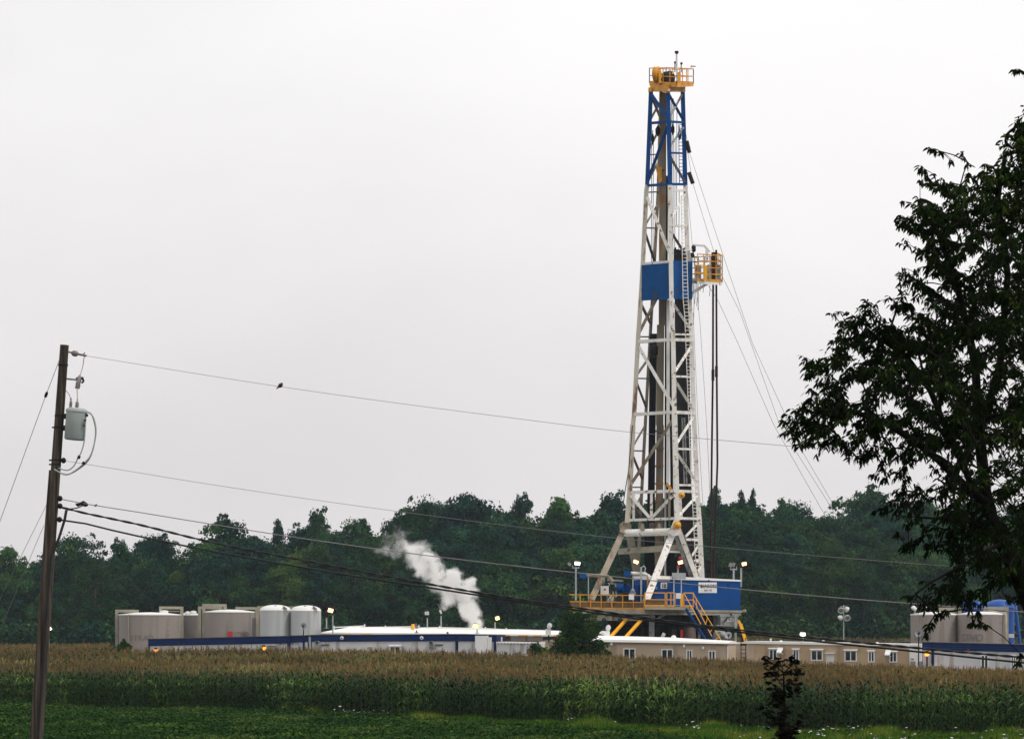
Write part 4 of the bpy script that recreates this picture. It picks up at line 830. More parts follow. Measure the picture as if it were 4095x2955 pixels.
# ---------------------------------------------------------------- tanks
def tank(px0, px1, yt, d, yb, label, m, dome=0.0, dome_m='tank_dome', grp='tan storage tanks', name='storage_tank', n=40, flat=None):
    r = (px1 - px0) / 2 * S(d); cx = (px0 + px1) / 2; c = P(cx, yt, d + r); g = gz(c.x, c.y) - .1; r = (px1 - px0) / 2 * S(d + r)
    o = thing(name, label, 'storage tank', (c.x, c.y, g), 0, grp)
    b = MB(); b.lathe((c.x, c.y, g), [(r, 0), (r, c.z - g)], n, closed=False, smooth=n > 12); part('shell', b, MT[m], o)
    b = MB(); k = 7; dm = max(dome, .12)
    prof = [(r * 1.012, -.05), (r * 1.012, .0)] + [(r * math.cos(t), dm * math.sin(t)) for t in np.linspace(0, math.pi / 2 * .98, k)] if dome else [(r * 1.012, -.06), (r * 1.012, .02), (r * .5, .16), (.02, .2)]
    b.lathe(c, prof, n, closed=False); part('tank_roof', b, MT[dome_m], o)
    return o, c, r, g
def rungs(o, c, r, g, a, m='frame_tan'):
    b = MB()
    for i in range(int((c.z - g) / .42)):
        z = g + .4 + i * .42; p = Vector((c.x + (r + .04) * math.sin(a), c.y - (r + .04) * math.cos(a), z)); b.bar(p - Vector((.13, 0, 0)), p + Vector((.13, 0, 0)), .035)
    part('ladder_rung', b, MT[m], o)
def gantry(x0, x1, yt, yb, d, label, m='frame_tan', back=1.2, both=True):
    A = P(x0, yt, d); B = P(x1, yt + (1 if x1 > x0 else 0), d); g = gz(A.x, A.y)
    o = thing('pipe_gantry', label, 'pipe frame', ((A.x + B.x) / 2, d, g), 0, 'square pipe frames over the tanks')
    b = MB(); b.bar(A - Vector((.12, 0, 0)), B + Vector((.12, 0, 0)), .22); b.bar(A + Vector((.3, 0, -.28)), B + Vector((-.2, 0, -.28)), .08); part('cross_beam', b, MT[m], o)
    for k, q in enumerate((A, B)):
        b = MB(); e = yb if (both or k == 0) else None
        zb = P(0, yb[k], d).z if isinstance(yb, tuple) else g
        b.bar(q, (q.x, q.y, zb), .24); part('frame_leg', b, MT[m], o)
    return o
def strad(o, A, px, py, size, tilt=0.0, d=None, sx=1.15):
    q = P(px, py, d); return text('faded_lettering', 'STRAD', size, q, o, MT['ghost_ink'], (R(90), 0, tilt), sx=sx)
t1, c, r, g = tank(476, 722, 2457, 246, 2640, 'widest tan tank at the left end with a vertical seam', 'tank_tan')
rungs(t1, c, r, g, .75); b = MB(); a = -.62; b.bar((c.x + (r + .02) * math.sin(a), c.y - (r + .02) * math.cos(a), g), (c.x + (r + .02) * math.sin(a), c.y - (r + .02) * math.cos(a), c.z), .1); part('seam', b, MT['frame_tan'], t1)
b = MB(); b.lathe(P(656, 2446, 249), [(.35, -.1), (.35, .1), (.05, .14)], 12); part('roof_hatch', b, MT['tank_dome'], t1)
def curved_text(o, body, c, r, a0, z, size, m, step):
    """letters laid one by one round a drum, so that they follow its curve"""
    b = MB()
    for i, ch in enumerate(body):
        a = a0 + i * step; cu = bpy.data.curves.new('letter', 'FONT'); cu.body = ch; cu.size = size; cu.align_x = 'CENTER'; cu.align_y = 'CENTER'; cu.extrude = .006
        tmp = bpy.data.objects.new('letter', cu); COL.objects.link(tmp); dg = bpy.context.evaluated_depsgraph_get(); me = tmp.evaluated_get(dg).to_mesh()
        M = Matrix.Translation(Vector((c.x + (r + .012) * math.sin(a), c.y - (r + .012) * math.cos(a), z))) @ Matrix.Rotation(a, 4, 'Z') @ Matrix.Rotation(R(90), 4, 'X') @ Matrix.Diagonal((1.1, 1, 1, 1))
        b.add([M @ v.co for v in me.vertices], [list(p.vertices) for p in me.polygons])
        tmp.evaluated_get(dg).to_mesh_clear(); bpy.data.objects.remove(tmp); bpy.data.curves.remove(cu)
    return part('lettering', b, m, o)
def ang_at(px, c, r):
    k = (px - CX) / F; s_ = (k * c.y - c.x) / r; return math.asin(max(-.95, min(.95, s_)))
def zz(py, d): return P(0, py, d).z
curved_text(t1, 'STRAD', c, r, ang_at(539, c, r), zz(2551, 246.5), .62, MT['ghost_ink'], .165)
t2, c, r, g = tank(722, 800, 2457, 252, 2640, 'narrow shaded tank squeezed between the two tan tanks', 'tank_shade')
b = MB(); [b.lathe(P(x, 2452, 250), [(.2, -.1), (.2, .12), (.05, .18)], 10) for x in (750,)]; b.lathe(P(773, 2449, 250), [(.26, -.1), (.26, .12), (.05, .16)], 10); part('roof_hatch', b, MT['tank_dome'], t2)
t3, c, r, g = tank(815, 1018, 2446, 246, 2640, 'tan tank with a red square emblem behind the long trailer', 'tank_tan')
a0 = ang_at(930, c, r); p = Vector((c.x + (r + .015) * math.sin(a0), c.y - (r + .015) * math.cos(a0), zz(2535, 246.5)))
ex = Vector((math.cos(a0), math.sin(a0), 0)); nn = Vector((math.sin(a0), -math.cos(a0), 0)); up = Vector((0, 0, 1)); b = MB()
def pl(x, z): return p + ex * x + up * z
b.plate([pl(-.2, -.23), pl(.2, -.23), pl(.2, .03), pl(-.2, -.05)], .03); b.plate([pl(-.2, .23), pl(-.2, .0), pl(.2, .08), pl(.2, .23)][::-1] if False else [pl(-.2, .0), pl(.2, .08), pl(.2, .23), pl(-.2, .23)], .03); part('emblem', b, MT['logo_red'], t3)
curved_text(t3, 'STRAD', c, r, ang_at(950, c, r), zz(2536, 246.5), .5, MT['ghost_ink'], .13)
PALE = 'pale domed tanks'
t4, c, r, g = tank(1040, 1163, 2438, 244, 2640, 'pale domed tank standing beside the tan tank with emblem', 'tank_pale', 0.42, grp=PALE, n=36)
b = MB(); b.lathe(P(1102, 2427, 244.5), [(.12, 0), (.12, .12), (.03, .16)], 10); b.bar(P(1133, 2424, 244.3), P(1146, 2433, 244.3), .1, .3); b.bar(P(1146, 2432, 244.2), P(1147, 2448, 244.2), .06); part('roof_fitting', b, MT['grey'], t4)
t5, c, r, g = tank(1163, 1284, 2440, 243.5, 2640, 'pale domed tank nearest the white roofed shed, behind a satellite dish', 'tank_pale', 0.42, grp=PALE, n=36)
b = MB(); b.lathe(P(1220, 2428, 244), [(.12, 0), (.12, .12), (.03, .16)], 10); b.bar(P(1252, 2424, 243.8), P(1266, 2434, 243.8), .1, .3); b.bar(P(1266, 2433, 243.7), P(1267, 2449, 243.7), .06); part('roof_fitting', b, MT['grey'], t5)
gantry(467, 548, 2442, 0, 249, 'tan pipe frame at the outer side of the widest tan tank')
gantry(643, 727, 2429, 0, 249.5, 'tan pipe frame above the seamed tan tank and the narrow shaded tank')
gantry(815, 900, 2419, 0, 247.5, 'tallest tan pipe frame, rising over the tank with the red emblem')
gantry(798, 882, 2429, 0, 251, 'tan pipe frame standing behind the tallest one')
gantry(948, 1027, 2431, 0, 250.5, 'tan pipe frame between the emblem tank and the pale domed tanks')
gantry(1035, 1188, 2428, 0, 251, 'tan pipe frame running behind the two pale domed tanks')
b = MB(); b.bar(P(1016, 2470, 246), P(1016, 2640, 246), .3); solo('drain_pipe', b, MT['tank_shade'], 'dark vertical pipe between the emblem tank and pale tanks', 'pipe')
RT = 'tan tanks at the right'
t6, c, r, g = tank(3642, 3829, 2456, 228, 2640, 'tan tank behind the satellite dish pole, under hanging leaves', 'tank_tan', grp=RT)
rungs(t6, c, r, g, .72); curved_text(t6, 'STRAD', c, r, ang_at(3652, c, r) + .03, zz(2549, 229), .62, MT['ghost_ink'], .17)
t7, c, r, g = tank(3829, 4020, 2455, 227, 2640, 'tan tank with clear dark lettering in front of the blue domes', 'tank_tan', grp=RT)
rungs(t7, c, r, g, .72); curved_text(t7, 'STRAD', c, r, ang_at(3842, c, r) + .08, zz(2550, 228), .74, MT['ghost_ink'], .185)
BT = 'blue domed tanks'
t8, c, r, g = tank(3832, 3938, 2424, 233.5, 2640, 'blue domed tank above the tan tanks, half behind leaves', 'tank_blue', .5, 'tank_blue', BT)
t9, c, r, g = tank(3938, 4056, 2428, 232.5, 2640, 'blue domed tank at the outer right with a white sticker', 'tank_blue', .62, 'tank_blue', BT)
b = MB(); q = P(4045, 2541, 232.5); b.box(q.x - .22, q.x + .2, q.y - .05, q.y, q.z - .15, q.z + .14); part('sticker', b, MT['sign_white'], t9)
b = MB(); b.tube([P(4062, 2440, 232), P(4070, 2500, 232), P(4078, 2575, 232)], .14, 8); b.tube([P(4064, 2403, 233), P(4062, 2440, 232.4)], .1, 8); b.bar(P(4005, 2404, 233.5), P(4066, 2404, 233), .06); part('side_pipe', b, MT['tank_blue'], t9)
gantry(3756, 3838, 2434, 0, 231.5, 'tan pipe frame over the joint of the two right tan tanks')
gantry(3938, 4026, 2431, 0, 231.0, 'tan pipe frame in front of the outer blue dome')
b = MB(); b.tube([P(3950, 2444, 229.5), P(3975, 2446, 229), P(4000, 2451, 228.6), P(4018, 2452, 227.8), P(4022, 2462, 227.6), P(4022, 2580, 227.6)], .11, 8); solo('fill_pipe', b, MT['frame_tan'], 'bent tan pipe running down the lettered right tank', 'pipe')
for x, lb in ((3655, 'small white lamp on the corner of the right tan tank'), (3697, 'small white lamp on the tan tank roof among the leaves')):
    b = MB(); b.lathe(P(x, 2432, 229), [(.03, .2), (.2, .1), (.24, -.06), (.03, -.1)], 10, axis=(.4, -.4, .5)); b.bar(P(x + 3, 2434, 229), P(x + 4, 2458, 229.3), .06); solo('tank_lamp', b, MT['white'], lb, 'lamp', 'white lamps on the right tank')
# ================================================================ UTILITY POLE AND WIRES
PD = 60.0
def pole_x(py): return 258 + (py - 1380) * (147 - 258) / 1575.0
base = P(pole_x(3454), 3454, PD); base.z = 0
pole = thing('utility_pole', 'leaning weathered wooden utility pole with a grey transformer', 'utility pole', base)
b = MB(); ys = list(np.linspace(3470, 1380, 16)); b.tube([P(pole_x(y), y, PD) for y in ys], [S(PD) * np.interp(y, [1380, 2955, 3470], [17.5, 24.5, 27]) for y in ys], 20); part('shaft', b, MT['wood'], pole)
b = MB(); b.tube([P(pole_x(y) - 17, y, PD - .07) for y in (3460, 2600, 2100, 1880)], [.06, .06, .058, .05], 10); part('riser_guard', b, MT['wood'], pole)
b = MB(); b.tube([P(265, 2040, PD - .06), P(258, 2080, PD - .1), P(236, 2150, PD - .14)] + [P(pole_x(y) + 5, y, PD - .125) for y in (2230, 2400, 2700, 2955, 3440)], .027, 8); part('service_cable', b, MT['cable_black'], pole)
for y, x0, x1 in ((1460, 238, 272), (1840, 198, 258), (1857, 198, 246), (1662, 228, 264), (1709, 210, 262)):
    b = MB(); b.lathe(P(pole_x(y), y, PD), [(S(PD) * 19.5, -.02), (S(PD) * 20.5, 0), (S(PD) * 19.5, .02)], 16); b.bar(P(x0 - 2, y, PD), P(x0 + 8, y, PD), .03); part('pole_band', b, MT['dark'], pole)
# transformer
b = MB(); ax = (P(307, 1642, PD) - P(298, 1757, PD)).normalized(); c = P(298, 1757, PD - .14); hgt = 115 * S(PD); r = 41 * S(PD)
b.lathe(c, [(r * .9, -.01), (r, .02), (r, hgt)], 28, axis=ax); tf = part('transformer', b, MT['xfmr'], pole)
b = MB(); b.lathe(c + ax * hgt, [(r * 1.06, -.03), (r * 1.06, .015), (r * .8, .05), (.02, .06)], 28, axis=ax); part('transformer_lid', b, MT['xfmr'], tf)
b = MB(); 
for y in (1665, 1712): b.bar(P(252, y, PD - .05), P(270, y - 1, PD - .14), .08, .1)
b.bar(P(336, 1659, PD - .2), P(352, 1661, PD - .2), .05); b.bar(P(337, 1680, PD - .3), P(344, 1681, PD - .3), .035); b.bar(P(333, 1702, PD - .3), P(338, 1702, PD - .3), .035); part('bracket', b, MT['dark'], tf)
for x, y in ((282, 1630), (307, 1633)):
    b = MB(); q = P(x, y, PD - .14); rr = 7.5 * S(PD) * (1.1 if x > 300 else .9); b.lathe(q, [(rr * .5, -.03), (rr, 0), (rr * .7, .03), (rr * 1.1, .05), (rr * .7, .075), (rr * 1.05, .1), (rr * .5, .13), (rr * .2, .2)], 14, axis=ax); part('bushing', b, MT['porcelain'], tf)
b = MB(); b.bar(P(266, 1515, PD), P(306, 1519, PD - .05), .035); b.tube([P(320, 1500, PD - .1), P(318, 1512, PD - .1), P(312, 1536, PD - .1), P(309, 1554, PD - .1)], [.02, .05, .045, .05], 10); b.bar(P(306, 1530, PD - .05), P(318, 1546, PD - .06), .05); co = part('fuse_cutout', b, MT['porcelain'], pole)
b = MB(); b.tube([P(329, 1508, PD - .12), P(334, 1525, PD - .12), P(326, 1532, PD - .12)], .022, 6); b.bar(P(304, 1513, PD - .12), P(316, 1511, PD - .12), .03); part('fuse_tube', b, MT['dark'], co)
b = MB(); b.bar(P(272, 1407, PD), P(288, 1411, PD), .035); b.tube([P(286, 1411, PD), P(292, 1412, PD), P(300, 1414, PD), P(308, 1415, PD), P(312, 1416, PD)], [.03, .055, .06, .055, .03], 10); b.tube([P(312, 1416, PD), P(346, 1423, PD)], .022, 6); b.bar(P(330, 1420, PD), P(340, 1410, PD), .02); part('insulator', b, MT['porcelain'], pole)
def loop(pts, r, m, parent=None):
    b = MB(); P3 = [P(*p) for p in pts]; out = []
    for i in range(len(P3) - 1):
        a, p, q, d = P3[max(i - 1, 0)], P3[i], P3[i + 1], P3[min(i + 2, len(P3) - 1)]
        for k in range(5):
            t = k / 5; out.append(.5 * ((2 * p) + (q - a) * t + (2 * a - 5 * p + 4 * q - d) * t * t + (3 * p - a - 3 * q + d) * t ** 3))
    out.append(P3[-1]); b.tube(out, r, 6)
    return part('jumper_wire', b, MT[m], parent or pole)
loop([(350, 1648, 59.8), (366, 1655, 59.8), (380, 1700, 59.8), (382, 1740, 59.8), (371, 1800, 59.8), (352, 1842, 59.8), (318, 1872, 59.8), (270, 1896, 59.8), (218, 1880, 59.8)], .014, 'xfmr')
loop([(355, 1650, 59.75), (374, 1670, 59.75), (384, 1730, 59.75), (366, 1812, 59.75), (338, 1850, 59.75), (300, 1882, 59.75), (262, 1898, 59.75), (216, 1876, 59.75)], .014, 'xfmr')
loop([(342, 1673, 59.75), (338, 1755, 59.75), (326, 1805, 59.75), (312, 1830, 59.75), (296, 1862, 59.75), (270, 1880, 59.75), (235, 1872, 59.75)], .013, 'xfmr')
loop([(318, 1822, 59.74), (313, 1834, 59.74)], .03, 'dark'); loop([(338, 1848, 59.7), (330, 1855, 59.7)], .03, 'dark')
loop([(337, 1424, 60), (330, 1470, 60), (320, 1500, 59.9)], .008, 'wire'); loop([(308, 1554, 59.9), (309, 1590, 59.9), (307, 1606, 59.86)], .007, 'wire'); loop([(262, 1560, 60), (278, 1580, 59.9), (282, 1602, 59.86)], .007, 'wire')
for x, y in ((236, 1994), (236, 2024), (234, 2078), (250, 1842)):
    b = MB(); b.bar(P(x - 16, y, PD), P(x + 6, y, PD - .03), .05); b.lathe(P(x + 4, y, PD - .04), [(.02, -.05), (.05, -.02), (.05, .03), (.02, .06)], 10); part('wire_clamp', b, MT['dark'], pole)
def dwire(px): return 60 - (px - 250) / 3850.0 * 9
def wire(pts, r, m, label, name='power_line', group='lines strung from the wooden pole'):
    xs = [p[0] for p in pts]; ys_ = [p[1] for p in pts]
    k = 40; X = np.linspace(xs[0], xs[-1], k)
    # smooth monotone interpolation (pchip-like) through the points
    dx = np.diff(xs); sl = np.diff(ys_) / dx; t = np.zeros(len(xs)); t[0] = sl[0]; t[-1] = sl[-1]
    for i in range(1, len(xs) - 1): t[i] = (sl[i - 1] * dx[i] + sl[i] * dx[i - 1]) / (dx[i] + dx[i - 1])
    out = []
    for x in X:
        i = min(max(np.searchsorted(xs, x) - 1, 0), len(xs) - 2); h = dx[i]; u = (x - xs[i]) / h
        y = (2 * u**3 - 3 * u**2 + 1) * ys_[i] + (u**3 - 2 * u**2 + u) * h * t[i] + (-2 * u**3 + 3 * u**2) * ys_[i + 1] + (u**3 - u**2) * h * t[i + 1]
        out.append(P(x, y, dwire(x)))
    b = MB(); b.tube(out, r, 6)
    return b, out
def put_wire(pts, r, m, label):
    b, _ = wire(pts, r, m, label); return solo('power_line', b, MT[m], label, 'power line', 'lines strung from the wooden pole')
put_wire([(344, 1423), (1120, 1546), (2000, 1665), (2520, 1728), (2790, 1752), (3286, 1794), (4300, 1864)], .0042, 'wire', 'topmost thin wire of the wooden pole, with a bird sitting on it')
put_wire([(250, 1841), (352, 1857), (800, 1930), (1589, 2044), (2474, 2152), (2889, 2190), (4300, 2302)], .0042, 'wire', 'thin wire leaving the pole beside the black loops under the transformer')
wl = put_wire([(237, 1994), (345, 2015), (500, 2039), (831, 2093), (1200, 2151), (2500, 2310), (2700, 2330), (3150, 2373), (3900, 2432), (4300, 2462)], .0085, 'wire', 'pale wire with a dark splice close to the pole, crossing the blue cabin')
b = MB(); b.tube([P(303, 2015, 59.85), P(312, 2019, 59.85), P(320, 2015, 59.85), P(332, 2012, 59.85), P(344, 2018, 59.85), P(352, 2020, 59.85)], [.02, .035, .03, .055, .045, .015], 8); b.bar(P(378, 2023, 59.8), P(388, 2018, 59.8), .035); part('splice', b, MT['dark'], wl)
pts4 = [(236, 2026), (274, 2036), (560, 2098), (803, 2158), (1300, 2256), (1911, 2369), (2250, 2421), (2574, 2468), (2779, 2496), (3050, 2528), (3200, 2544), (3595, 2583), (4095, 2628), (4300, 2644)]
bA_, oA = wire(pts4, .013, '', ''); b = MB()
tw = []
for i in range(len(oA) - 1):
    for k in range(6): tw.append(oA[i].lerp(oA[i + 1], k / 6))
for ph in (0, math.pi):
    b.tube([p + Vector((0, math.cos(i * .9 + ph) * .012, math.sin(i * .9 + ph) * .012)) for i, p in enumerate(tw)], .0135, 6)
w4 = solo('power_line', b, MT['cable_black'], 'thick twisted black service cable sagging from the pole, upper one at the far end', 'power line', 'lines strung from the wooden pole')
put_wire([(238, 2078), (262, 2080), (500, 2132), (700, 2174), (1300, 2283), (1905, 2378), (2117, 2410), (2574, 2477), (3050, 2538), (3200, 2556), (3595, 2597), (4095, 2649), (4300, 2668)], .0175, 'cable_black', 'black cable leaving the pole lowest, running just under the twisted cable')
loop([(337, 2018, 59.7), (310, 2030, 59.7), (276, 2036, 59.7), (268, 2044, 59.8), (262, 2075, 59.85), (248, 2120, 59.88), (236, 2150, 59.86)], .012, 'cable_black')
for pts, r, lb, ins in [([(238, 1438, 60), (185, 1577, 60.3), (0, 2083, 61.5), (-420, 3250, 64)], .006, 'guy wire with a dark insulator left of the pole top', 1),
                   ([(186, 2018, 60), (122, 2147, 60.6), (60, 2272, 61), (-380, 3160, 65)], .0045, 'thin guy wire leaving the pole below the transformer on the outside', 0),
                   ([(176, 2100, 60), (154, 2150, 60.3), (124, 2222, 60.6), (-250, 3120, 63)], .0045, 'short looking guy wire closest to the pole above the tree tops', 0)]:
    b = MB(); b.tube([P(*p) for p in pts], r, 6); o = solo('guy_wire', b, MT['wire'], lb, 'guy wire', 'guy wires left of the pole')
    if ins: b = MB(); b.tube([P(189, 1566, 60.2), P(187, 1572, 60.2), P(182, 1585, 60.2), P(180, 1590, 60.2)], [.012, .03, .03, .012], 8); part('insulator', b, MT['dark'], o)
# bird
bd = dwire(1120); q = lambda x, y, dy=0: P(x, y, bd + dy)
b = MB(); pts = [q(1104, 1555), q(1109, 1551.5), q(1113.5, 1548), q(1117, 1545), q(1121, 1541.5), q(1124.5, 1538.5), q(1126, 1535.5), q(1127.2, 1533), q(1128.5, 1531.5)]
b.tube(pts, [.006, .012, .018, .034, .043, .038, .028, .024, .008], 12); b.tube([q(1128, 1532.5), q(1132, 1531.2)], [.009, .001], 6)
for s_ in (-.012, .012): b.tube([q(1120, 1546, s_), q(1121, 1546.8, s_)], .005, 5)
for s_ in (-.034, .034): b.tube([q(1122.5, 1538.5, s_), q(1117, 1544.5, s_ * 1.05), q(1111, 1550, s_ * .4)], [.012, .018, .003], 8)
solo('bird', b, MT['feather'], 'small dark bird perched on the topmost wire', 'bird')

# ================================================================ GROUND
def grid_mesh(name, xs, ys, zf, m):
    X, Y = np.meshgrid(xs, ys); Z = zf(X, Y); nx, ny = len(xs), len(ys)
    me = bpy.data.meshes.new(name); v = np.stack([X.ravel(), Y.ravel(), Z.ravel()], 1)
    f = [(j * nx + i, j * nx + i + 1, (j + 1) * nx + i + 1, (j + 1) * nx + i) for j in range(ny - 1) for i in range(nx - 1)]
    me.from_pydata(v.tolist(), [], f); me.materials.append(m); me.polygons.foreach_set('use_smooth', [True] * len(f)); me.update()
    o = bpy.data.objects.new(name, me); COL.objects.link(o); return o
g_ = grid_mesh('ground', np.concatenate([[-290, -240, -190], np.arange(-150, 151, 3.0), [190, 240, 290]]), np.concatenate([[-40, 0, 40, 80], np.arange(100, 460, 4.0), [500, 560, 640]]), ground_z, MT['soil'])
props(g_, kind='structure')
# the drilling pad
xa, xb = P(420, 0, 237).x, P(4095, 0, 222).x
pad = grid_mesh('gravel_pad', np.linspace(xa, xb, 40), np.linspace(236, 262, 10), lambda X, Y: ground_z(X, Y) + .03, MT['gravel']); props(pad, kind='structure')

# ================================================================ PLANTS
def quads_mesh(name, verts, faces, mats, mi=None):
    me = bpy.data.meshes.new(name); verts = np.asarray(verts, np.float32)
    me.vertices.add(len(verts)); me.vertices.foreach_set('co', verts.ravel())
    fl = [len(f) for f in faces]; me.loops.add(sum(fl)); me.polygons.add(len(faces))
    me.loops.foreach_set('vertex_index', np.concatenate([np.asarray(f) for f in faces]).astype(np.int32))
    me.polygons.foreach_set('loop_start', np.concatenate([[0], np.cumsum(fl)[:-1]]).astype(np.int32))
    for m_ in mats: me.materials.append(m_)
    if mi is not None: me.polygons.foreach_set('material_index', np.asarray(mi, np.int32))
    me.update(calc_edges=True); return me
def corn_plant(seed, n=11, nt=7):
    r = random.Random(seed); V = []; Fc = []; MI = []
    hgt = r.uniform(2.0, 2.3)
    lean = Vector((r.uniform(-.08, .08), r.uniform(-.08, .08), 0))
    def P_(z): return Vector((0, 0, z)) + lean * (z / 2)
    o = len(V)
    for z, w in ((0, .018), (hgt, .01)):
        for k in range(3): V.append(P_(z) + Vector((math.cos(k * 2.09), math.sin(k * 2.09), 0)) * w)
    for k in range(3): Fc.append((o + k, o + (k + 1) % 3, o + 3 + (k + 1) % 3, o + 3 + k)); MI.append(1)
    a = r.uniform(0, 6.28)
    for i in range(n):
        z0 = .25 + (hgt - .3) * i / (n - 1); a += math.pi + r.uniform(-.6, .6); ln = r.uniform(.55, .85) * (1 - .35 * abs(i / n - .55)); w = r.uniform(.035, .05)
        el = r.uniform(.8, 1.25); p = P_(z0); o = len(V); d = Vector((math.cos(a), math.sin(a), 0)); side = Vector((-d.y, d.x, 0)) * w
        tw = r.uniform(-.5, .5)
        for k in range(6):
            t = k / 5; ww = (1 - t ** 2.2) * (0.6 + .8 * min(t * 3, .5)) + .02
            sd = (side + Vector((0, 0, tw * w * t))) * ww
            V.append(p - sd); V.append(p + sd)
            p = p + (d * math.cos(el) + Vector((0, 0, math.sin(el)))) * (ln / 5); el -= r.uniform(.38, .62)
        for k in range(5): Fc.append((o + 2 * k, o + 2 * k + 1, o + 2 * k + 3, o + 2 * k + 2)); MI.append(0)
    for i in range(nt):
        a = r.uniform(0, 6.28); sp = r.uniform(.05, .6) if i else 0; o = len(V); p = P_(hgt - .02); w = .014; d = Vector((math.cos(a) * math.sin(sp), math.sin(a) * math.sin(sp), math.cos(sp))); sd = Vector((-math.sin(a), math.cos(a), 0)) * w
        ln = r.uniform(.22, .34); q = p + d * ln * .6; e_ = q + (d + Vector((math.cos(a), math.sin(a), -.3)) * .35 * sp).normalized() * ln * .5
        V += [p - sd * .4, p + sd * .4, q - sd, q + sd, e_ - sd * .6, e_ + sd * .6]; Fc += [(o, o + 1, o + 3, o + 2), (o + 2, o + 3, o + 5, o + 4)]; MI += [2, 2]
    return quads_mesh('corn_plant', V, Fc, [MT['corn_leaf'], MT['corn_stalk'], MT['tassel']], MI)
def leaf_clump(seed, nl, rad, z0, z1, size, m, up=.6, name='clump', narrow=.55, extra=None):
    r = random.Random(seed); V = []; Fc = []
    for i in range(nl):
        a = r.uniform(0, 6.28); q = rad * math.sqrt(r.random()); z = z0 + (z1 - z0) * r.random() * (1 - .4 * q / rad)
        c = Vector((q * math.cos(a), q * math.sin(a), z)); n = Vector((r.gauss(0, .5), r.gauss(0, .5), up + r.random())).normalized()
        t = n.orthogonal().normalized(); t.rotate(Matrix.Rotation(r.uniform(0, 6.28), 3, n)); s_ = n.cross(t); l = size * r.uniform(.7, 1.3); w = l * narrow
        o = len(V); V += [c - t * l * .5, c + s_ * w * .5 + n * l * .08, c + t * l * .5 - n * l * .1, c - s_ * w * .5 + n * l * .08]; Fc += [(o, o + 1, o + 2), (o, o + 2, o + 3)]
    return quads_mesh(name, V, Fc, [m])
def grass_tuft(seed, nb=34, rad=.4, hgt=.6, flowers=0):
    r = random.Random(seed); V = []; Fc = []; MI = []
    for i in range(nb):
        a = r.uniform(0, 6.28); q = rad * math.sqrt(r.random()); p = Vector((q * math.cos(a), q * math.sin(a), 0)); a = r.uniform(0, 6.28); d = Vector((math.cos(a), math.sin(a), 0)); sd = Vector((-d.y, d.x, 0)) * r.uniform(.012, .026); h = hgt * r.uniform(.5, 1.2); o = len(V); b_ = r.uniform(.1, .6)
        V += [p - sd, p + sd, p - sd * .8 + Vector((0, 0, h * .6)) + d * b_ * h * .3, p + sd * .8 + Vector((0, 0, h * .6)) + d * b_ * h * .3, p + Vector((0, 0, h * (1 - .3 * b_))) + d * b_ * h]
        Fc += [(o, o + 1, o + 3, o + 2), (o + 2, o + 3, o + 4)]; MI += [0, 0]
    for i in range(flowers):
        a = r.uniform(0, 6.28); c = Vector((rad * .7 * math.cos(a), rad * .7 * math.sin(a), hgt * r.uniform(1.0, 1.35))); o = len(V); w = r.uniform(.03, .075)
        ring = [c + Vector((w * math.cos(k * 1.047), w * math.sin(k * 1.047), .02 * (k % 2))) for k in range(6)]
        V += ring + [c + Vector((0, 0, -.04)), c + Vector((.008, 0, -hgt)), c + Vector((-.008, 0, -hgt))]; Fc += [tuple(o + k for k in range(6)), (o + 6, o + 7, o + 8)]; MI += [1, 0]
    return quads_mesh('grass_tuft', V, Fc, [MT['grass'], MT['flower']], MI)
def scatter(name, pts, meshes, smin, smax, seed, tilt=.08, scl=None, idx=None):
    """one object of uncountable plants: instances on the vertices of a mesh"""
    src = bpy.data.collections.new(name + '_plants')
    for i, me in enumerate(meshes): src.objects.link(bpy.data.objects.new('%s_plant' % name, me))
    me = bpy.data.meshes.new(name); me.from_pydata(np.asarray(pts).tolist(), [], [])
    s_ = scl if scl is not None else np.random.default_rng(seed).uniform(smin, smax, len(pts))
    at = me.attributes.new('plant_scale', 'FLOAT', 'POINT'); at.data.foreach_set('value', np.asarray(s_, np.float32))
    ix = idx if idx is not None else np.random.default_rng(seed + 7).integers(0, len(meshes), len(pts))
    at = me.attributes.new('plant_kind', 'INT', 'POINT'); at.data.foreach_set('value', np.asarray(ix, np.int32))
    o = bpy.data.objects.new(name, me); COL.objects.link(o); o['kind'] = 'stuff'
    ng = bpy.data.node_groups.new(name + '_scatter', 'GeometryNodeTree')
    ng.interface.new_socket('Geometry', in_out='INPUT', socket_type='NodeSocketGeometry'); ng.interface.new_socket('Geometry', in_out='OUTPUT', socket_type='NodeSocketGeometry')
    N_ = ng.nodes.new; gi = N_('NodeGroupInput'); go = N_('NodeGroupOutput'); ip = N_('GeometryNodeInstanceOnPoints'); ci = N_('GeometryNodeCollectionInfo')
    ci.inputs['Collection'].default_value = src; ci.inputs['Separate Children'].default_value = True; ci.inputs['Reset Children'].default_value = True
    ip.inputs['Pick Instance'].default_value = True
    ri = N_('GeometryNodeInputNamedAttribute'); ri.data_type = 'INT'; ri.inputs[0].default_value = 'plant_kind'
    rv = N_('FunctionNodeRandomValue'); rv.data_type = 'FLOAT_VECTOR'; rv.inputs[0].default_value = (-tilt, -tilt, 0); rv.inputs[1].default_value = (tilt, tilt, 6.283); rv.inputs['Seed'].default_value = seed + 1
    na = N_('GeometryNodeInputNamedAttribute'); na.data_type = 'FLOAT'; na.inputs[0].default_value = 'plant_scale'
    k = ng.links.new
    k(gi.outputs[0], ip.inputs['Points']); k(ci.outputs[0], ip.inputs['Instance']); k(ri.outputs[0], ip.inputs['Instance Index']); k(rv.outputs[0], ip.inputs['Rotation']); k(na.outputs[0], ip.inputs['Scale']); k(ip.outputs[0], go.inputs[0])
    md = o.modifiers.new('scatter', 'NODES'); md.node_group = ng
    return o
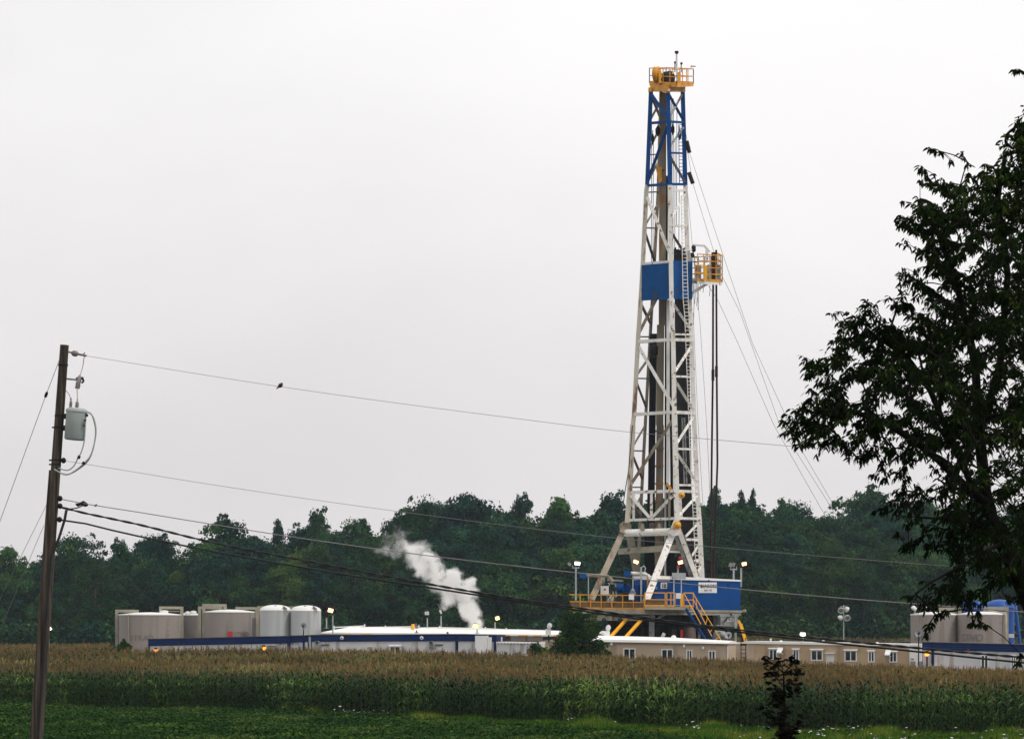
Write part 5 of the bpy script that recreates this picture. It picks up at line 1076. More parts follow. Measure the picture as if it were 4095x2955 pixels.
def pxof(x, y): return CX + x / y * F
def zg_(pts): 
    pts = np.asarray(pts); return np.stack([pts[:, 0], pts[:, 1], ground_z(pts[:, 0], pts[:, 1])], 1)
# corn: rows along x between its front edge and the pad
C = []
for row in np.arange(124, 236, .76):
    hw = row * 2200 / F; x = np.arange(-hw, hw, .2); x = x + rng.uniform(-.07, .07, len(x)); y = row + rng.normal(0, .06, len(x)); px = pxof(x, y)
    k = (y > front_d(px) + .5 * np.sin(x * .35)) & (y < back_d(px) + .4); C.append(np.stack([x[k], y[k]], 1))
# beyond the pad on the left, thinner: only the tops show
for row in np.arange(236, 418, 1.6):
    hw = row * 2200 / F; x = np.arange(-hw, P(440, 0, row).x, .5); x = x + rng.uniform(-.2, .2, len(x)); C.append(np.stack([x, np.full(len(x), row) + rng.uniform(-.6, .6, len(x))], 1))
for row in np.arange(345, 421, 1.9):
    x = np.arange(P(2880, 0, row).x, P(5200, 0, row).x, .5); x = x + rng.uniform(-.2, .2, len(x)); C.append(np.stack([x, np.full(len(x), row) + rng.uniform(-.8, .8, len(x))], 1))
C = np.concatenate(C); nz = np.sin(C[:, 0] * .21 + 1.3 * np.sin(C[:, 1] * .13)) * np.cos(C[:, 1] * .17 + .5 * np.sin(C[:, 0] * .3))
scl = rng.uniform(.88, 1.1, len(C)) + .06 * nz
patch = np.sin(C[:, 0] * .47 + 2 * np.sin(C[:, 1] * .31)) * np.sin(C[:, 1] * .6 + 1.5 * np.sin(C[:, 0] * .23)) + rng.normal(0, .45, len(C))
patch = patch + 1.6 * (C[:, 1] < front_d(pxof(C[:, 0], C[:, 1])) + 8.0)
kind_ = np.where(patch > .62, rng.integers(6, 9, len(C)), rng.integers(0, 6, len(C)))
corn = scatter('corn_field', zg_(C), [corn_plant(s) for s in range(6)] + [corn_plant(s, 12, 2) for s in range(6, 9)], .88, 1.12, 3, .09, scl, kind_)
props(corn, 'field of ripe corn with brown tassels over dark green leaves', None)
# soybeans in the foreground
B_ = []
for row in np.arange(104, 190, .46):
    hw = row * 2200 / F; x = np.arange(-hw, hw, .42); x = x + rng.uniform(-.12, .12, len(x)); y = row + rng.uniform(-.15, .15, len(x)); px = pxof(x, y)
    k = (y < front_d(px) - .2) & ((px < 2500) | (y < 112) | (rng.random(len(x)) < .25)); B_.append(np.stack([x[k], y[k]], 1))
B_ = np.concatenate(B_); hs = rng.uniform(.75, 1.2, len(B_)) * (1 + .12 * np.sin(B_[:, 0] * .5 + B_[:, 1] * .2))
soy = scatter('soybean_field', zg_(B_), [leaf_clump(40 + s, 70, .36, .08, .46, .14, MT['soy'], .5, 'soybean', .7) for s in range(4)], .8, 1.2, 5, .15, hs)
props(soy, 'low dark green soybean field in front of the corn')
# grass verge between beans and corn, towards the right with white flowers
G_ = []; FL_ = []
for i in range(17000):
    px = random.uniform(1250, 4200); fd = front_d(px); w = np.interp(px, [1250, 1700, 2400, 2900, 4200], [1.5, 4, 7, 18, 22])
    y = fd + .8 - abs(random.gauss(0, .5)) * w; x = (px - CX) / F * y
    if y > 100:
        G_.append((x, y)); FL_.append(.62 + .3 * max(0, math.sin(px * .011 + 1) + .7 * math.sin(px * .027)) + random.uniform(-.15, .2))
grass = scatter('grass_verge', zg_(np.array(G_)), [grass_tuft(70 + s, hgt=.36 + .035 * s) for s in range(8)], .7, 1.3, 9, .2, np.array(FL_))
props(grass, 'bright green grass verge at the foot of the corn')
W_ = []
for i in range(75):
    px = random.choice([random.uniform(1350, 1600), random.uniform(2250, 2500)] + [random.uniform(2750, 4150)] * 7); fd = front_d(px); y = fd - random.uniform(1, np.interp(px, [1300, 2700, 3000, 4200], [3, 5, 16, 18])); W_.append(((px - CX) / F * y, y))
wf = scatter('wildflowers', zg_(np.array(W_)), [grass_tuft(90 + s, 6, .25, .5, 1 + s % 2) for s in range(4)], .7, 1.1, 19, .2); props(wf, 'few white wildflowers scattered in the grass verge')

# ---------------------------------------------------------------- far wood
def tree_meshes(seed, kind):
    """crown of leaf clusters set on lobes along limbs, plus a tapered trunk with limbs; unit: a tree 10 high"""
    r = np.random.default_rng(seed); rr = random.Random(seed)
    H0 = 10.0
    if kind == 'oak': nlobe, wid, low, lr = 40, 3.4, 1.2, 1.15
    elif kind == 'ash': nlobe, wid, low, lr = 30, 2.5, 1.8, 1.0
    elif kind == 'poplar': nlobe, wid, low, lr = 36, 1.5, 1.2, .85
    elif kind == 'edge': nlobe, wid, low, lr = 40, 3.6, .2, 1.1
    else: nlobe, wid, low, lr = 22, 2.6, 3.2, .95
    lobes = []
    for i in range(nlobe):
        t = (i + r.random()) / nlobe; z = low + (H0 - low - lr * .85) * t ** .9
        s_ = math.sqrt(max(0.0, 1 - ((t - .42) / .62) ** 2)) if kind != 'poplar' else math.sin(math.pi * min(1, .12 + .88 * t) ** .9)
        if kind == 'edge': s_ = max(s_, .75 * (1 - t))
        a = r.random() * 6.283; q = wid * s_ * (r.random() ** .6)
        R0 = lr * (.55 + .6 * r.random()) * (.7 + .45 * s_)
        lobes.append((q * math.cos(a), q * math.sin(a), z, R0))
    if kind == 'poplar': lobes += [(r.normal(0, .2), r.normal(0, .2), H0 - lr * (.5 + .7 * k), lr * (.5 + .15 * k)) for k in range(3)]
    else:
        for k in range(5): a = r.random() * 6.283; q = wid * .32 * r.random() ** .5; lobes.append((q * math.cos(a), q * math.sin(a), H0 - lr * (.62 + .5 * r.random() + .35 * q), lr * (.5 + .25 * r.random())))
        for k in range(16): x, y, z, R0 = lobes[r.integers(nlobe // 3, len(lobes))]; dv_ = r.normal(size=3); dv_[2] = abs(dv_[2]) + .3; dv_ /= np.linalg.norm(dv_); lobes.append((x + dv_[0] * R0 * 1.1, y + dv_[1] * R0 * 1.1, min(z + dv_[2] * R0 * 1.05, H0 - .2), lr * (.22 + .2 * r.random())))
    V = []; tot = 0
    for (x, y, z, R0) in lobes:
        n = int(330 * (R0 / lr) ** 2) + 20; d = r.normal(size=(n, 3)); d /= np.linalg.norm(d, axis=1)[:, None]; d[:, 2] = np.where(d[:, 2] < -.35, -d[:, 2] * .5, d[:, 2])
        rad = R0 * (1 - .45 * r.random(n) ** 1.6) * (1 + .22 * np.sin(d[:, 0] * 5 + seed) * np.cos(d[:, 1] * 6 + z)); c = np.array([x, y, z]) + d * rad[:, None] * np.array([1.12, 1.12, .85])
        nrm = d + r.normal(0, .55, (n, 3)) + np.array([0, 0, .25]); nrm /= np.linalg.norm(nrm, axis=1)[:, None]
        t = np.cross(nrm, r.normal(size=(n, 3))); t /= np.linalg.norm(t, axis=1)[:, None]; b_ = np.cross(nrm, t); l = (.055 + .085 * r.random(n))[:, None]
        V.append(np.stack([c - t * l, c + b_ * l * .75 + nrm * l * .25, c + t * l, c - b_ * l * .75 - nrm * l * .2], 1).reshape(-1, 3)); tot += n
    V = np.concatenate(V); Fc = np.arange(tot * 4).reshape(-1, 4)
    b = MB(); b.tube([(0, 0, 0), (.05, .02, 2.5), (-.05, .05, 5.5), (.0, 0, 8.4)], [.24, .19, .11, .03], 8)
    for (x, y, z, R0) in lobes[:nlobe:2]:
        zz_ = max(1.2, z - 1.6 - .3 * math.hypot(x, y)); b.tube([(0, 0, zz_), (x * .5, y * .5, (z + zz_) / 2 + .1), (x, y, z)], [.08, .055, .02], 5, caps=False)
    return V, Fc, b
TREE = {}
for i, (k, mm) in enumerate([('oak', 'far_a'), ('oak', 'far_b'), ('ash', 'far_b'), ('ash', 'far_a'), ('poplar', 'far_b'), ('edge', 'far_a'), ('edge', 'far_c'), ('open', 'far_a'), ('edge', 'far_b'), ('oak', 'far_c')]):
    V, Fc, b = tree_meshes(100 + i, k)
    TREE[i] = (quads_mesh('crown', V, Fc, [MT[mm]]), b.mesh('trunk', MT['far_bark']), k)
WIDTH = {'oak': 8.8, 'ash': 6.8, 'poplar': 4.4, 'edge': 9.0, 'open': 7.0}
def far_tree(name, label, v, px, top, wpx, d, foot=None):
    me_c, me_t, k = TREE[v]; x = (px - CX) / F * d; g = gz(x, d) - .2; h = P(px, top, d).z - g; w = wpx * (1.15 if k == 'poplar' else 1.65 if k in ('oak', 'ash', 'open') else 1.3) * S(d) / WIDTH[k] * 10
    o = thing(name, label, 'tree', (x, d, g), rng.uniform(0, 6.28), 'trees of the wood behind the drilling site', local=True); o.scale = (w / 10, w / 10, h / 10)
    for nm, me in (('crown', me_c), ('trunk', me_t)):
        c = bpy.data.objects.new(nm, me); COL.objects.link(c); c.parent = o
    return o
SKY_X = [0, 60, 100, 143, 180, 252, 304, 344, 401, 436, 487, 550, 573, 630, 688, 722, 791, 831, 888, 940, 1009, 1060, 1112, 1146, 1204, 1261, 1343, 1412, 1452, 1504, 1561, 1601, 1659, 1710, 1750, 1848, 1905, 1974, 1995, 2025, 2077, 2111, 2163, 2197, 2249, 2278, 2306, 2346, 2415, 2450, 2490, 2806, 2848, 2880, 2917, 2959, 3002, 3039, 3076, 3113, 3171, 3213, 3250, 3298, 3345, 3367, 3380, 3414, 3478, 3525, 3600, 3800, 4095, 4300]
SKY_Y = [2172, 2175, 2215, 2175, 2180, 2129, 2124, 2169, 2212, 2175, 2146, 2169, 2129, 2121, 2152, 2172, 2175, 2083, 2055, 2078, 2100, 2124, 2072, 2112, 2112, 2026, 2091, 2062, 2056, 2100, 2062, 2048, 2016, 1976, 1970, 1959, 1959, 1976, 2010, 1988, 1965, 2010, 2022, 1970, 1968, 2005, 1988, 1993, 1965, 1959, 1942, 1950, 1940, 1945, 1998, 1958, 1950, 1993, 2003, 1988, 1982, 1998, 2035, 2046, 2060, 2093, 1985, 1945, 1940, 1956, 1975, 1985, 1990, 1990]
for (nm, lb, v, px, top, w, d) in [
 ('broadleaf_tree', 'tree at the far left end of the wood, outside the wooden pole', 3, 25, 2170, 150, 440),
 ('broadleaf_tree', 'round tree rising just right of the wooden pole', 0, 290, 2122, 220, 440),
 ('broadleaf_tree', 'thin topped tree above the left end of the tan tanks', 2, 487, 2146, 120, 452),
 ('broadleaf_tree', 'rounded tree over the widest tan tank', 1, 625, 2120, 170, 446),
 ('broadleaf_tree', 'tall tree with ragged crown above the red emblem tank', 7, 885, 2055, 230, 452),
 ('broadleaf_tree', 'slim tree peak above the pale domed tanks', 4, 1112, 2070, 110, 448),
 ('broadleaf_tree', 'pointed tree standing high right of the pale domed tanks', 2, 1268, 2022, 140, 446),
 ('broadleaf_tree', 'middling tree above the left end of the white shed roof', 3, 1440, 2054, 150, 450),
 ('broadleaf_tree', 'tree directly left of the big domed crown, behind the thin steam', 7, 1590, 2050, 150, 446),
 ('oak_tree', 'broad oak forming the left shoulder of the highest dome of foliage', 0, 1730, 1974, 210, 446),
 ('oak_tree', 'largest dome shaped oak above the steam plume', 1, 1890, 1957, 300, 441),
 ('broadleaf_tree', 'tree with pale upright top right of the domed oak', 2, 2077, 1964, 140, 452),
 ('broadleaf_tree', 'tree with two upright tops between the domed oak and the mast', 3, 2228, 1966, 160, 448),
 ('broadleaf_tree', 'tall tree touching the left mast leg', 2, 2440, 1956, 190, 446),
 ('broadleaf_tree', 'tree seen through the lattice of the mast', 0, 2640, 1960, 220, 446),
 ('poplar_tree', 'upright poplar behind the two hanging brown pipes', 4, 2858, 1938, 140, 442),
 ('poplar_tree', 'narrow poplar just right of the hanging brown pipes', 4, 2966, 1955, 90, 446),
 ('poplar_tree', 'narrow poplar with the sharper top, second right of the hanging pipes', 4, 3008, 1948, 80, 449),
 ('broadleaf_tree', 'wide tree above the blue cabin lamps, left of the guy lines', 1, 3150, 1982, 200, 450),
 ('broadleaf_tree', 'lower tree where the guy lines end', 0, 3280, 2040, 190, 448),
 ('oak_tree', 'open flat topped oak beside the drooping dark foliage', 7, 3460, 1938, 260, 456),
 ('broadleaf_tree', 'tree half hidden behind the lower leaves of the dark near tree', 0, 3680, 1975, 260, 456),
 ('broadleaf_tree', 'tree seen through gaps in the near dark foliage', 1, 3900, 1985, 260, 456),
 ('broadleaf_tree', 'tree behind the leaning dark trunk at the frame edge', 0, 4100, 1990, 260, 456),
 ('edge_tree', 'olive tinted wood edge tree just right of the wooden pole', 6, 380, 2235, 230, 428),
 ('edge_tree', 'dark bushy edge tree behind the widest tan tank', 5, 610, 2250, 270, 428),
 ('edge_tree', 'bushy edge tree behind the red emblem tank', 8, 870, 2225, 260, 428),
 ('edge_tree', 'olive tinted edge tree behind the pale domed tanks', 6, 1130, 2245, 240, 428),
 ('edge_tree', 'dark edge tree above the unlit shed floodlights', 5, 1420, 2220, 280, 428),
 ('edge_tree', 'yellowish edge tree behind the thin end of the steam', 9, 1560, 2130, 190, 434),
 ('edge_tree', 'edge tree directly behind the steam plume', 8, 1790, 2230, 280, 428),
 ('edge_tree', 'dark edge tree between the steam and the yellow railing', 5, 2050, 2210, 300, 428),
 ('edge_tree', 'edge tree behind the left support leg of the rig', 8, 2310, 2220, 270, 428),
 ('edge_tree', 'edge tree right of the blue cabin lamps', 8, 3080, 2190, 240, 428),
 ('edge_tree', 'yellow green edge tree above the light tower', 6, 3330, 2160, 260, 426),
 ('edge_tree', 'dark low edge tree right beside the light tower', 5, 3480, 2270, 200, 424),
 ('edge_tree', 'light green edge tree left of the lowest hanging leaves', 9, 3560, 2150, 210, 428),
 ('edge_tree', 'edge tree behind the right tan tanks', 5, 3790, 2220, 280, 428),
 ('edge_tree', 'edge tree behind the blue domed tanks', 8, 4030, 2200, 260, 428)]:
    far_tree(nm, lb, v, px, top, w, d)
# the rest of the wood reads as one mass
Wp = []; Ws = []
for d in (431, 434, 439, 447, 456, 464, 472):
    px = -450
    while px < 5300:
        px += random.uniform(55, 120); sk = float(np.interp(px, SKY_X, SKY_Y)); x = (px - CX) / F * d; g = gz(x, d)
        top = sk + random.uniform(14, 70) + (150 if d < 435 else 60 if d < 440 else 0) + random.uniform(0, 50); h = P(px, top, d).z - g
        Wp.append((x, d + random.uniform(-3, 3), g - .3)); Ws.append(h / 10)
src = [(0, 1), (2, 3), (5, 8)]
def tree_joined(i):
    V, Fc, b = tree_meshes(300 + i, ('oak', 'ash', 'edge', 'edge', 'ash', 'edge')[i]); n = len(V)
    V = np.concatenate([V, np.array([tuple(v) for v in b.v])]); fs = [tuple(f) for f in Fc] + [tuple(k + n for k in f) for f in b.f]
    return quads_mesh('wood_tree', V, fs, [MT[('far_a', 'far_b', 'far_a', 'far_b', 'far_b', 'far_c')[i]], MT['far_bark']], [0] * len(Fc) + [1] * len(b.f))
wood = scatter('forest', np.array(Wp), [tree_joined(i) for i in range(6)], 1, 1, 21, .03, np.array(Ws)); props(wood, 'dark green wood filling the background behind the drilling site')
# brush along the foot of the wood
U = [((random.uniform(-450, 5300) - CX) / F * 424, random.uniform(421, 428)) for _ in range(980)]
brush = scatter('undergrowth', zg_(np.array(U)), [leaf_clump(500 + s, 520, 2.6, 0, 5.5, .5, MT[('far_a', 'far_b', 'far_c')[s]], .2, 'brush', .7) for s in range(3)], .6, 1.3, 31, .1); props(brush, 'low undergrowth along the foot of the wood')

# ---------------------------------------------------------------- leafy sprays for near plants
def spray_leaves(tips, dirs, r, nl, ll, wid, droop, spread, ed=None):
    """drooping lance leaves along a twig that ends at each tip"""
    V = []; 
    sp0 = spread
    for ti, (c, d) in enumerate(zip(tips, dirs)):
        c = np.asarray(c); d = np.asarray(d); k = nl + r.integers(-2, 3)
        if ed is not None: f_ = min(1.0, .3 + ed[ti] / 90.0); spread = sp0 * f_; k = max(4, int(k * (.35 + .65 * f_)))
        for i in range(k):
            t = r.random(); p = c + d * (t - .5) * spread; out = r.normal(0, 1, 3); out[2] = out[2] * .4; out /= np.linalg.norm(out)
            dr = d * .55 + out * .8 + np.array([0, 0, -droop * (.6 + .8 * r.random())]); dr /= np.linalg.norm(dr)
            s_ = np.cross(dr, r.normal(size=3)); s_ /= np.linalg.norm(s_); n = np.cross(dr, s_); l = ll * (.7 + .55 * r.random()); w = l * wid
            m1 = p + dr * l * .35; q = p + dr * l * .75 + np.array([0, 0, -l * .06]); e_ = p + dr * l + np.array([0, 0, -l * .2])
            V += [p, m1 + s_ * w * .5 + n * w * .16, q + s_ * w * .36 + n * w * .1, e_, q - s_ * w * .36 + n * w * .1, m1 - s_ * w * .5 + n * w * .16]
    V = np.array(V); n = len(V) // 6; o = np.arange(n)[:, None] * 6
    Fc = np.concatenate([o + np.array([[0, 1, 2, 3]]), o + np.array([[0, 3, 4, 5]])])
    return V, Fc
def inside(poly, x, y):
    c = False; j = len(poly) - 1
    for i in range(len(poly)):
        xi, yi = poly[i]; xj, yj = poly[j]
        if (yi > y) != (yj > y) and x < (xj - xi) * (y - yi) / (yj - yi) + xi: c = not c
        j = i
    return c
def edge_dist(poly, x, y):
    m_ = 1e9; j = len(poly) - 1
    for i in range(len(poly)):
        ax_, ay = poly[j]; bx, by = poly[i]; dx, dy = bx - ax_, by - ay; L2 = dx * dx + dy * dy or 1; t = max(0, min(1, ((x - ax_) * dx + (y - ay) * dy) / L2)); m_ = min(m_, math.hypot(x - ax_ - t * dx, y - ay - t * dy)); j = i
    return m_
TD = 30.0
CROWN = [(4060, 494), (4020, 541), (4008, 581), (3960, 653), (3921, 668), (3860, 700), (3762, 708), (3720, 690), (3667, 653), (3690, 700), (3667, 740), (3700, 760), (3671, 788), (3587, 811), (3620, 850), (3571, 875), (3651, 938), (3591, 978), (3640, 1000), (3671, 1026), (3706, 1058), (3650, 1075), (3595, 1065), (3600, 1110), (3556, 1153), (3548, 1193), (3587, 1256), (3540, 1250), (3492, 1200), (3440, 1215), (3393, 1224), (3321, 1248), (3349, 1290), (3349, 1328), (3313, 1367), (3214, 1399), (3222, 1470), (3227, 1510), (3190, 1539), (3249, 1583), (3161, 1642), (3113, 1723), (3168, 1745), (3198, 1811), (3225, 1775), (3278, 1840), (3320, 1800), (3359, 1818), (3425, 1869), (3491, 1928), (3535, 1906), (3570, 1960), (3535, 1985), (3491, 2045), (3528, 2140), (3564, 2104), (3623, 2199), (3689, 2221), (3733, 2206), (3791, 2206), (3821, 2272), (3700, 2320), (3601, 2390), (3640, 2420), (3681, 2426), (3720, 2440), (3755, 2440), (3828, 2412), (3860, 2440), (3900, 2430), (3975, 2390), (4070, 2400), (4200, 2420), (4420, 2350), (4520, 1500), (4450, 700), (4300, 380), (4180, 330), (4110, 420)]
EXTRA = [(4080, 285), (4060, 278), (3738, 597), (3760, 610), (3850, 618), (3870, 650), (3800, 640), (3703, 2535), (3712, 2515), (3728, 2490), (3745, 2465), (3765, 2450), (3780, 2440), (3895, 2485), (3900, 2460), (3925, 2490), (3945, 2500), (3910, 2440), (4085, 2615), (4075, 2650)]
LIMBS = [[(4330, 2960, 30.2), (4200, 2600, 30.1), (4077, 2316, 30), (4010, 2170, 30), (3975, 2096, 30), (3938, 2008, 30)],
         [(3938, 2008, 30), (3865, 1950, 29.8), (3755, 1840, 29.6), (3652, 1759, 29.5), (3540, 1690, 29.4), (3400, 1640, 29.4), (3260, 1640, 29.4)],
         [(3938, 2008, 30), (3887, 1950, 30.2), (3835, 1810, 30.3), (3799, 1752, 30.4), (3720, 1560, 30.5), (3620, 1420, 30.4), (3480, 1330, 30.3)],
         [(3975, 2096, 30), (3940, 1960, 30.1), (3916, 1737, 30.3), (3900, 1450, 30.4), (3830, 1150, 30.5), (3740, 900, 30.5)],
         [(3916, 1737, 30.3), (4000, 1450, 30.6), (4030, 1100, 30.7), (3990, 800, 30.6), (4020, 620, 30.6)],
         [(4077, 2316, 30), (4150, 1900, 30.5), (4200, 1400, 31), (4230, 900, 31), (4200, 500, 31)],
         [(4010, 2170, 30), (3930, 2210, 29.6), (3830, 2270, 29.3), (3720, 2330, 29.2), (3640, 2390, 29.1)],
         [(3990, 2130, 30), (3850, 2080, 29.5), (3700, 2070, 29.3), (3570, 2060, 29.2)]]
def grow_tree(limbs, radii, pts, tip_r=.0024, power=2.3):
    """connects every leafy tip to the nearest wood nearer the trunk; returns wood mesh builder and twig directions"""
    nodes = []; par = []; kids = []
    last = {}
    for L_ in limbs:
        P3 = [P(*p) for p in L_]; prev = None
        key0 = tuple(L_[0])
        if key0 in last: prev = last[key0]
        for i in range(len(P3)):
            sub = [P3[i]] if i == 0 else [P3[i - 1].lerp(P3[i], k / 4) for k in range(1, 5)]
            for k, q in enumerate(sub):
                if i == 0 and prev is not None: continue
                nodes.append(np.array(q)); par.append(prev if prev is not None else -1); prev = len(nodes) - 1
            last[tuple(L_[i])] = prev
    nlimb = len(nodes)
    root = np.array(nodes[0]); order = sorted(range(len(pts)), key=lambda i: float(np.min(np.linalg.norm(np.array(nodes[:nlimb]) - pts[i], axis=1))))
    A = np.zeros((nlimb + len(pts), 3)); A[:nlimb] = nodes; n = nlimb; dirs = {}
    for i in order:
        p = pts[i]; dd = np.linalg.norm(A[:n] - p, axis=1)
        dd = dd + .0 * dd; j = int(np.argmin(dd)); A[n] = p; par.append(j); dirs[i] = (p - A[j]) / (dd[j] + 1e-6); n += 1
    cnt = np.zeros(n); 
    for i in range(n - 1, -1, -1):
        cnt[i] += 1
        if par[i] >= 0: cnt[par[i]] += cnt[i]
    # limbs listed later can hang on earlier nodes only, so one reverse pass is enough
    b = MB(); rad = tip_r * cnt ** (1 / power)
    for i in range(n):
        j = par[i]
        if j < 0: continue
        a, c = Vector(A[j]), Vector(A[i]); big = i < nlimb
        m_ = a.lerp(c, .5) + Vector((0, 0, .03 if not big else 0)) * min(1, (c - a).length * 2)
        rj = min(rad[j], rad[i] * 1.6)
        b.tube([a, m_, c], [rj, (rj + rad[i]) / 2, rad[i]], 10 if big else 5, caps=False)
    return b, [dirs[i] for i in range(len(pts))]
# sample the crown
T_ = []; ED = []; r2 = np.random.default_rng(11)
while len(T_) < 3800:
    x = r2.uniform(3100, 4500); y = r2.uniform(330, 2450)
    if not inside(CROWN, x, y): continue
    ed = edge_dist(CROWN, x, y)
    dens = 1.0
    if y > 1780: dens = .40
    if y > 2060: dens = .42
    if y > 1850 and 3800 < x < 4120: dens = .8
    if x > 4120: dens *= .5
    if 3560 < x < 3800 and 1830 < y < 1960: dens = .2
    if ed < 26: dens *= .75
    if x < 3560: dens *= .8
    if math.sin(x * .021 + 2.1 * math.sin(y * .013)) * math.sin(y * .027 + 1.7 * math.sin(x * .011)) > .42: dens *= .1
    if r2.random() > dens: continue
    th = min(1.5, .15 + ed * .0032)
    T_.append(np.array(P(x, y, TD + r2.normal(0, 1) * th))); ED.append(ed)
for x, y in EXTRA:
    for k in range(2): T_.append(np.array(P(x + r2.normal(0, 4), y + r2.normal(0, 4), TD - .9 + r2.normal(0, .05)))); ED.append(10)
wood_b, dirs = grow_tree(LIMBS, None, T_)
nt_ = P(4330, 2960, 30.2); nt_.z = 0
near = thing('broadleaf_tree', 'nearly black leafy tree leaning in close at the right edge', 'tree', (P(4480, 3300, 30.3).x, 30.3, 0))
wood_b.tube([(P(4480, 3300, 30.3).x + .2, 30.3, -.1), P(4440, 3300, 30.3), P(4330, 2960, 30.2)], [.2, .15, .13], 12)
part('trunk', wood_b, MT['bark'], near)
dirs = [np.array(d) * .6 + np.array([-.35, 0, .05]) for d in dirs]
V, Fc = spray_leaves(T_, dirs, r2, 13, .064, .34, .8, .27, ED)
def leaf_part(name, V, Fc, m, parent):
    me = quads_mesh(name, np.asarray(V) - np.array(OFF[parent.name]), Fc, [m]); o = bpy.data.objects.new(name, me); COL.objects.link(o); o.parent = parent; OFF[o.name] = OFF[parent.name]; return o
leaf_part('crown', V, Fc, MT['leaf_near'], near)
# young maple in front of the corn
SD = 30.0
SAP = [(3052, 2634), (3040, 2645), (3078, 2640), (3117, 2628), (3130, 2650), (3170, 2632), (3190, 2640), (3202, 2670), (3212, 2680), (3190, 2700), (3160, 2740), (3180, 2800), (3215, 2880), (3200, 2900), (3180, 2912), (3210, 2935), (3160, 2950), (3090, 2938), (3060, 2890), (3065, 2800), (3080, 2740), (3062, 2690), (3075, 2660)]
T2 = []
for (x, y) in [(3052, 2634), (3068, 2630), (3062, 2645), (3114, 2632), (3120, 2645), (3108, 2650), (3168, 2634), (3182, 2637), (3160, 2648), (3175, 2655), (3200, 2674), (3185, 2668), (3085, 2670), (3095, 2668), (3070, 2685), (3080, 2695), (3100, 2690), (3150, 2690), (3180, 2690), (3195, 2700)]:
    T2.append(np.array(P(x, y, SD + r2.normal(0, .05))))
while len(T2) < 95:
    y = r2.uniform(2695, 2960); w = np.interp(y, [2660, 2700, 2760, 2850, 2900, 2920, 2960], [40, 56, 52, 76, 66, 30, 58]); x = np.interp(y, [2660, 2800, 2960], [3132, 3135, 3140]) + r2.uniform(-1, 1) * w
    T2.append(np.array(P(x, y, SD + r2.normal(0, .09))))
for y in np.linspace(2970, 3900, 60): T2.append(np.array(P(3140 + r2.normal(0, 55), y, SD + r2.normal(0, .14))))
sb, sd = grow_tree([[(3142, 4370, SD), (3140, 3500, SD), (3138, 2950, SD), (3136, 2800, SD), (3134, 2690, SD)], [(3134, 2690, SD), (3100, 2660, SD), (3066, 2638, SD)], [(3134, 2690, SD), (3120, 2650, SD)], [(3134, 2690, SD), (3165, 2660, SD), (3178, 2640, SD)]], None, T2, .0018)
sap = thing('maple_sapling', 'dark slender maple sapling standing before the corn and cream trailer', 'sapling', P(3142, 4374, SD)); part('trunk', sb, MT['bark'], sap)
def maple_leaves(tips, r, k, size):
    V = []; Fc = []; out = [(0, 0), (.28, -.05), (.5, .2), (.3, .38), (.36, .62), (.14, .58), (0, 1.0), (-.14, .58), (-.36, .62), (-.3, .38), (-.5, .2), (-.28, -.05)]
    for c in tips:
        for i in range(k):
            a = r.uniform(0, 6.28); d = np.array([math.cos(a), math.sin(a), -.35 - .5 * r.random()]); d /= np.linalg.norm(d); s_ = np.cross(d, [0, 0, 1]); s_ /= np.linalg.norm(s_); n = np.cross(s_, d); s_ = s_ + n * r.normal(0, .3); l = size * (.6 + .6 * r.random()); p = np.asarray(c) + r.normal(0, .025, 3); o = len(V)
            for (u, v) in out: V.append(p + s_ * u * l + d * v * l - n * abs(u) * l * .25)
            Fc.append(tuple(range(o, o + 12)))
    return V, Fc
V, Fc = maple_leaves(T2, r2, 4, .07); leaf_part('crown', V, Fc, MT['leaf_sap'], sap)
# bushes at the edge of the corn
def bush(name, label, blobs, d, n, ll, m, group=None):
    T3 = []; r = np.random.default_rng(int(blobs[0][0])); tot = sum(bl[2] * bl[3] for bl in blobs)
    for (cx, cy, rx, ry) in blobs:
        for i in range(int(n * rx * ry / tot)):
            v = r.normal(size=3); v /= np.linalg.norm(v); q = (.55 + .45 * r.random() ** .5); T3.append(np.array(P(cx + v[0] * rx * q, cy + v[2] * ry * q, d)) + np.array([0, v[1] * rx * S(d) * q * .8, 0]))
    c = P(blobs[0][0], blobs[0][1], d); c.z = gz(c.x, d) - .1; o = thing(name, label, 'bush', c, 0, group)
    b = MB(); top = P(blobs[0][0], blobs[0][1], d); b.tube([c, c.lerp(top, .5), top], [.09, .07, .02], 7)
    for t in T3[::9]: b.tube([c.lerp(top, .25 + .5 * r.random()), (Vector(t) + top) / 2, Vector(t)], [.035, .025, .01], 4, caps=False)
    part('trunk', b, MT['bark'], o)
    ds = [np.array([(t[0] - c.x), (t[1] - d), .6]) / (np.linalg.norm([(t[0] - c.x), (t[1] - d), .6])) for t in T3]
    V, Fc = spray_leaves(T3, ds, r, 9, ll, .45, .35, .3); leaf_part('crown', V, Fc, MT[m], o); return o
bush('round_bush', 'round dark bush at the corn edge in front of the rig', [(2315, 2570, 95, 75), (2290, 2482, 55, 50), (2348, 2495, 46, 46), (2315, 2530, 75, 50), (2255, 2600, 55, 45), (2390, 2600, 48, 42), (2420, 2620, 26, 22), (2240, 2625, 34, 22), (2318, 2620, 80, 36)], 214, 1700, .17, 'leaf_bush')
bush('small_bush', 'small bush with pale leaves left of the round dark bush', [(2140, 2602, 28, 30), (2160, 2615, 30, 22), (2180, 2605, 16, 18)], 221, 260, .17, 'leaf_bush')
bush('low_bush', 'low bush at the left foot of the widest tan tank', [(498, 2592, 26, 15), (470, 2598, 34, 10), (430, 2602, 30, 8), (495, 2576, 8, 16)], 226, 260, .17, 'leaf_bush')
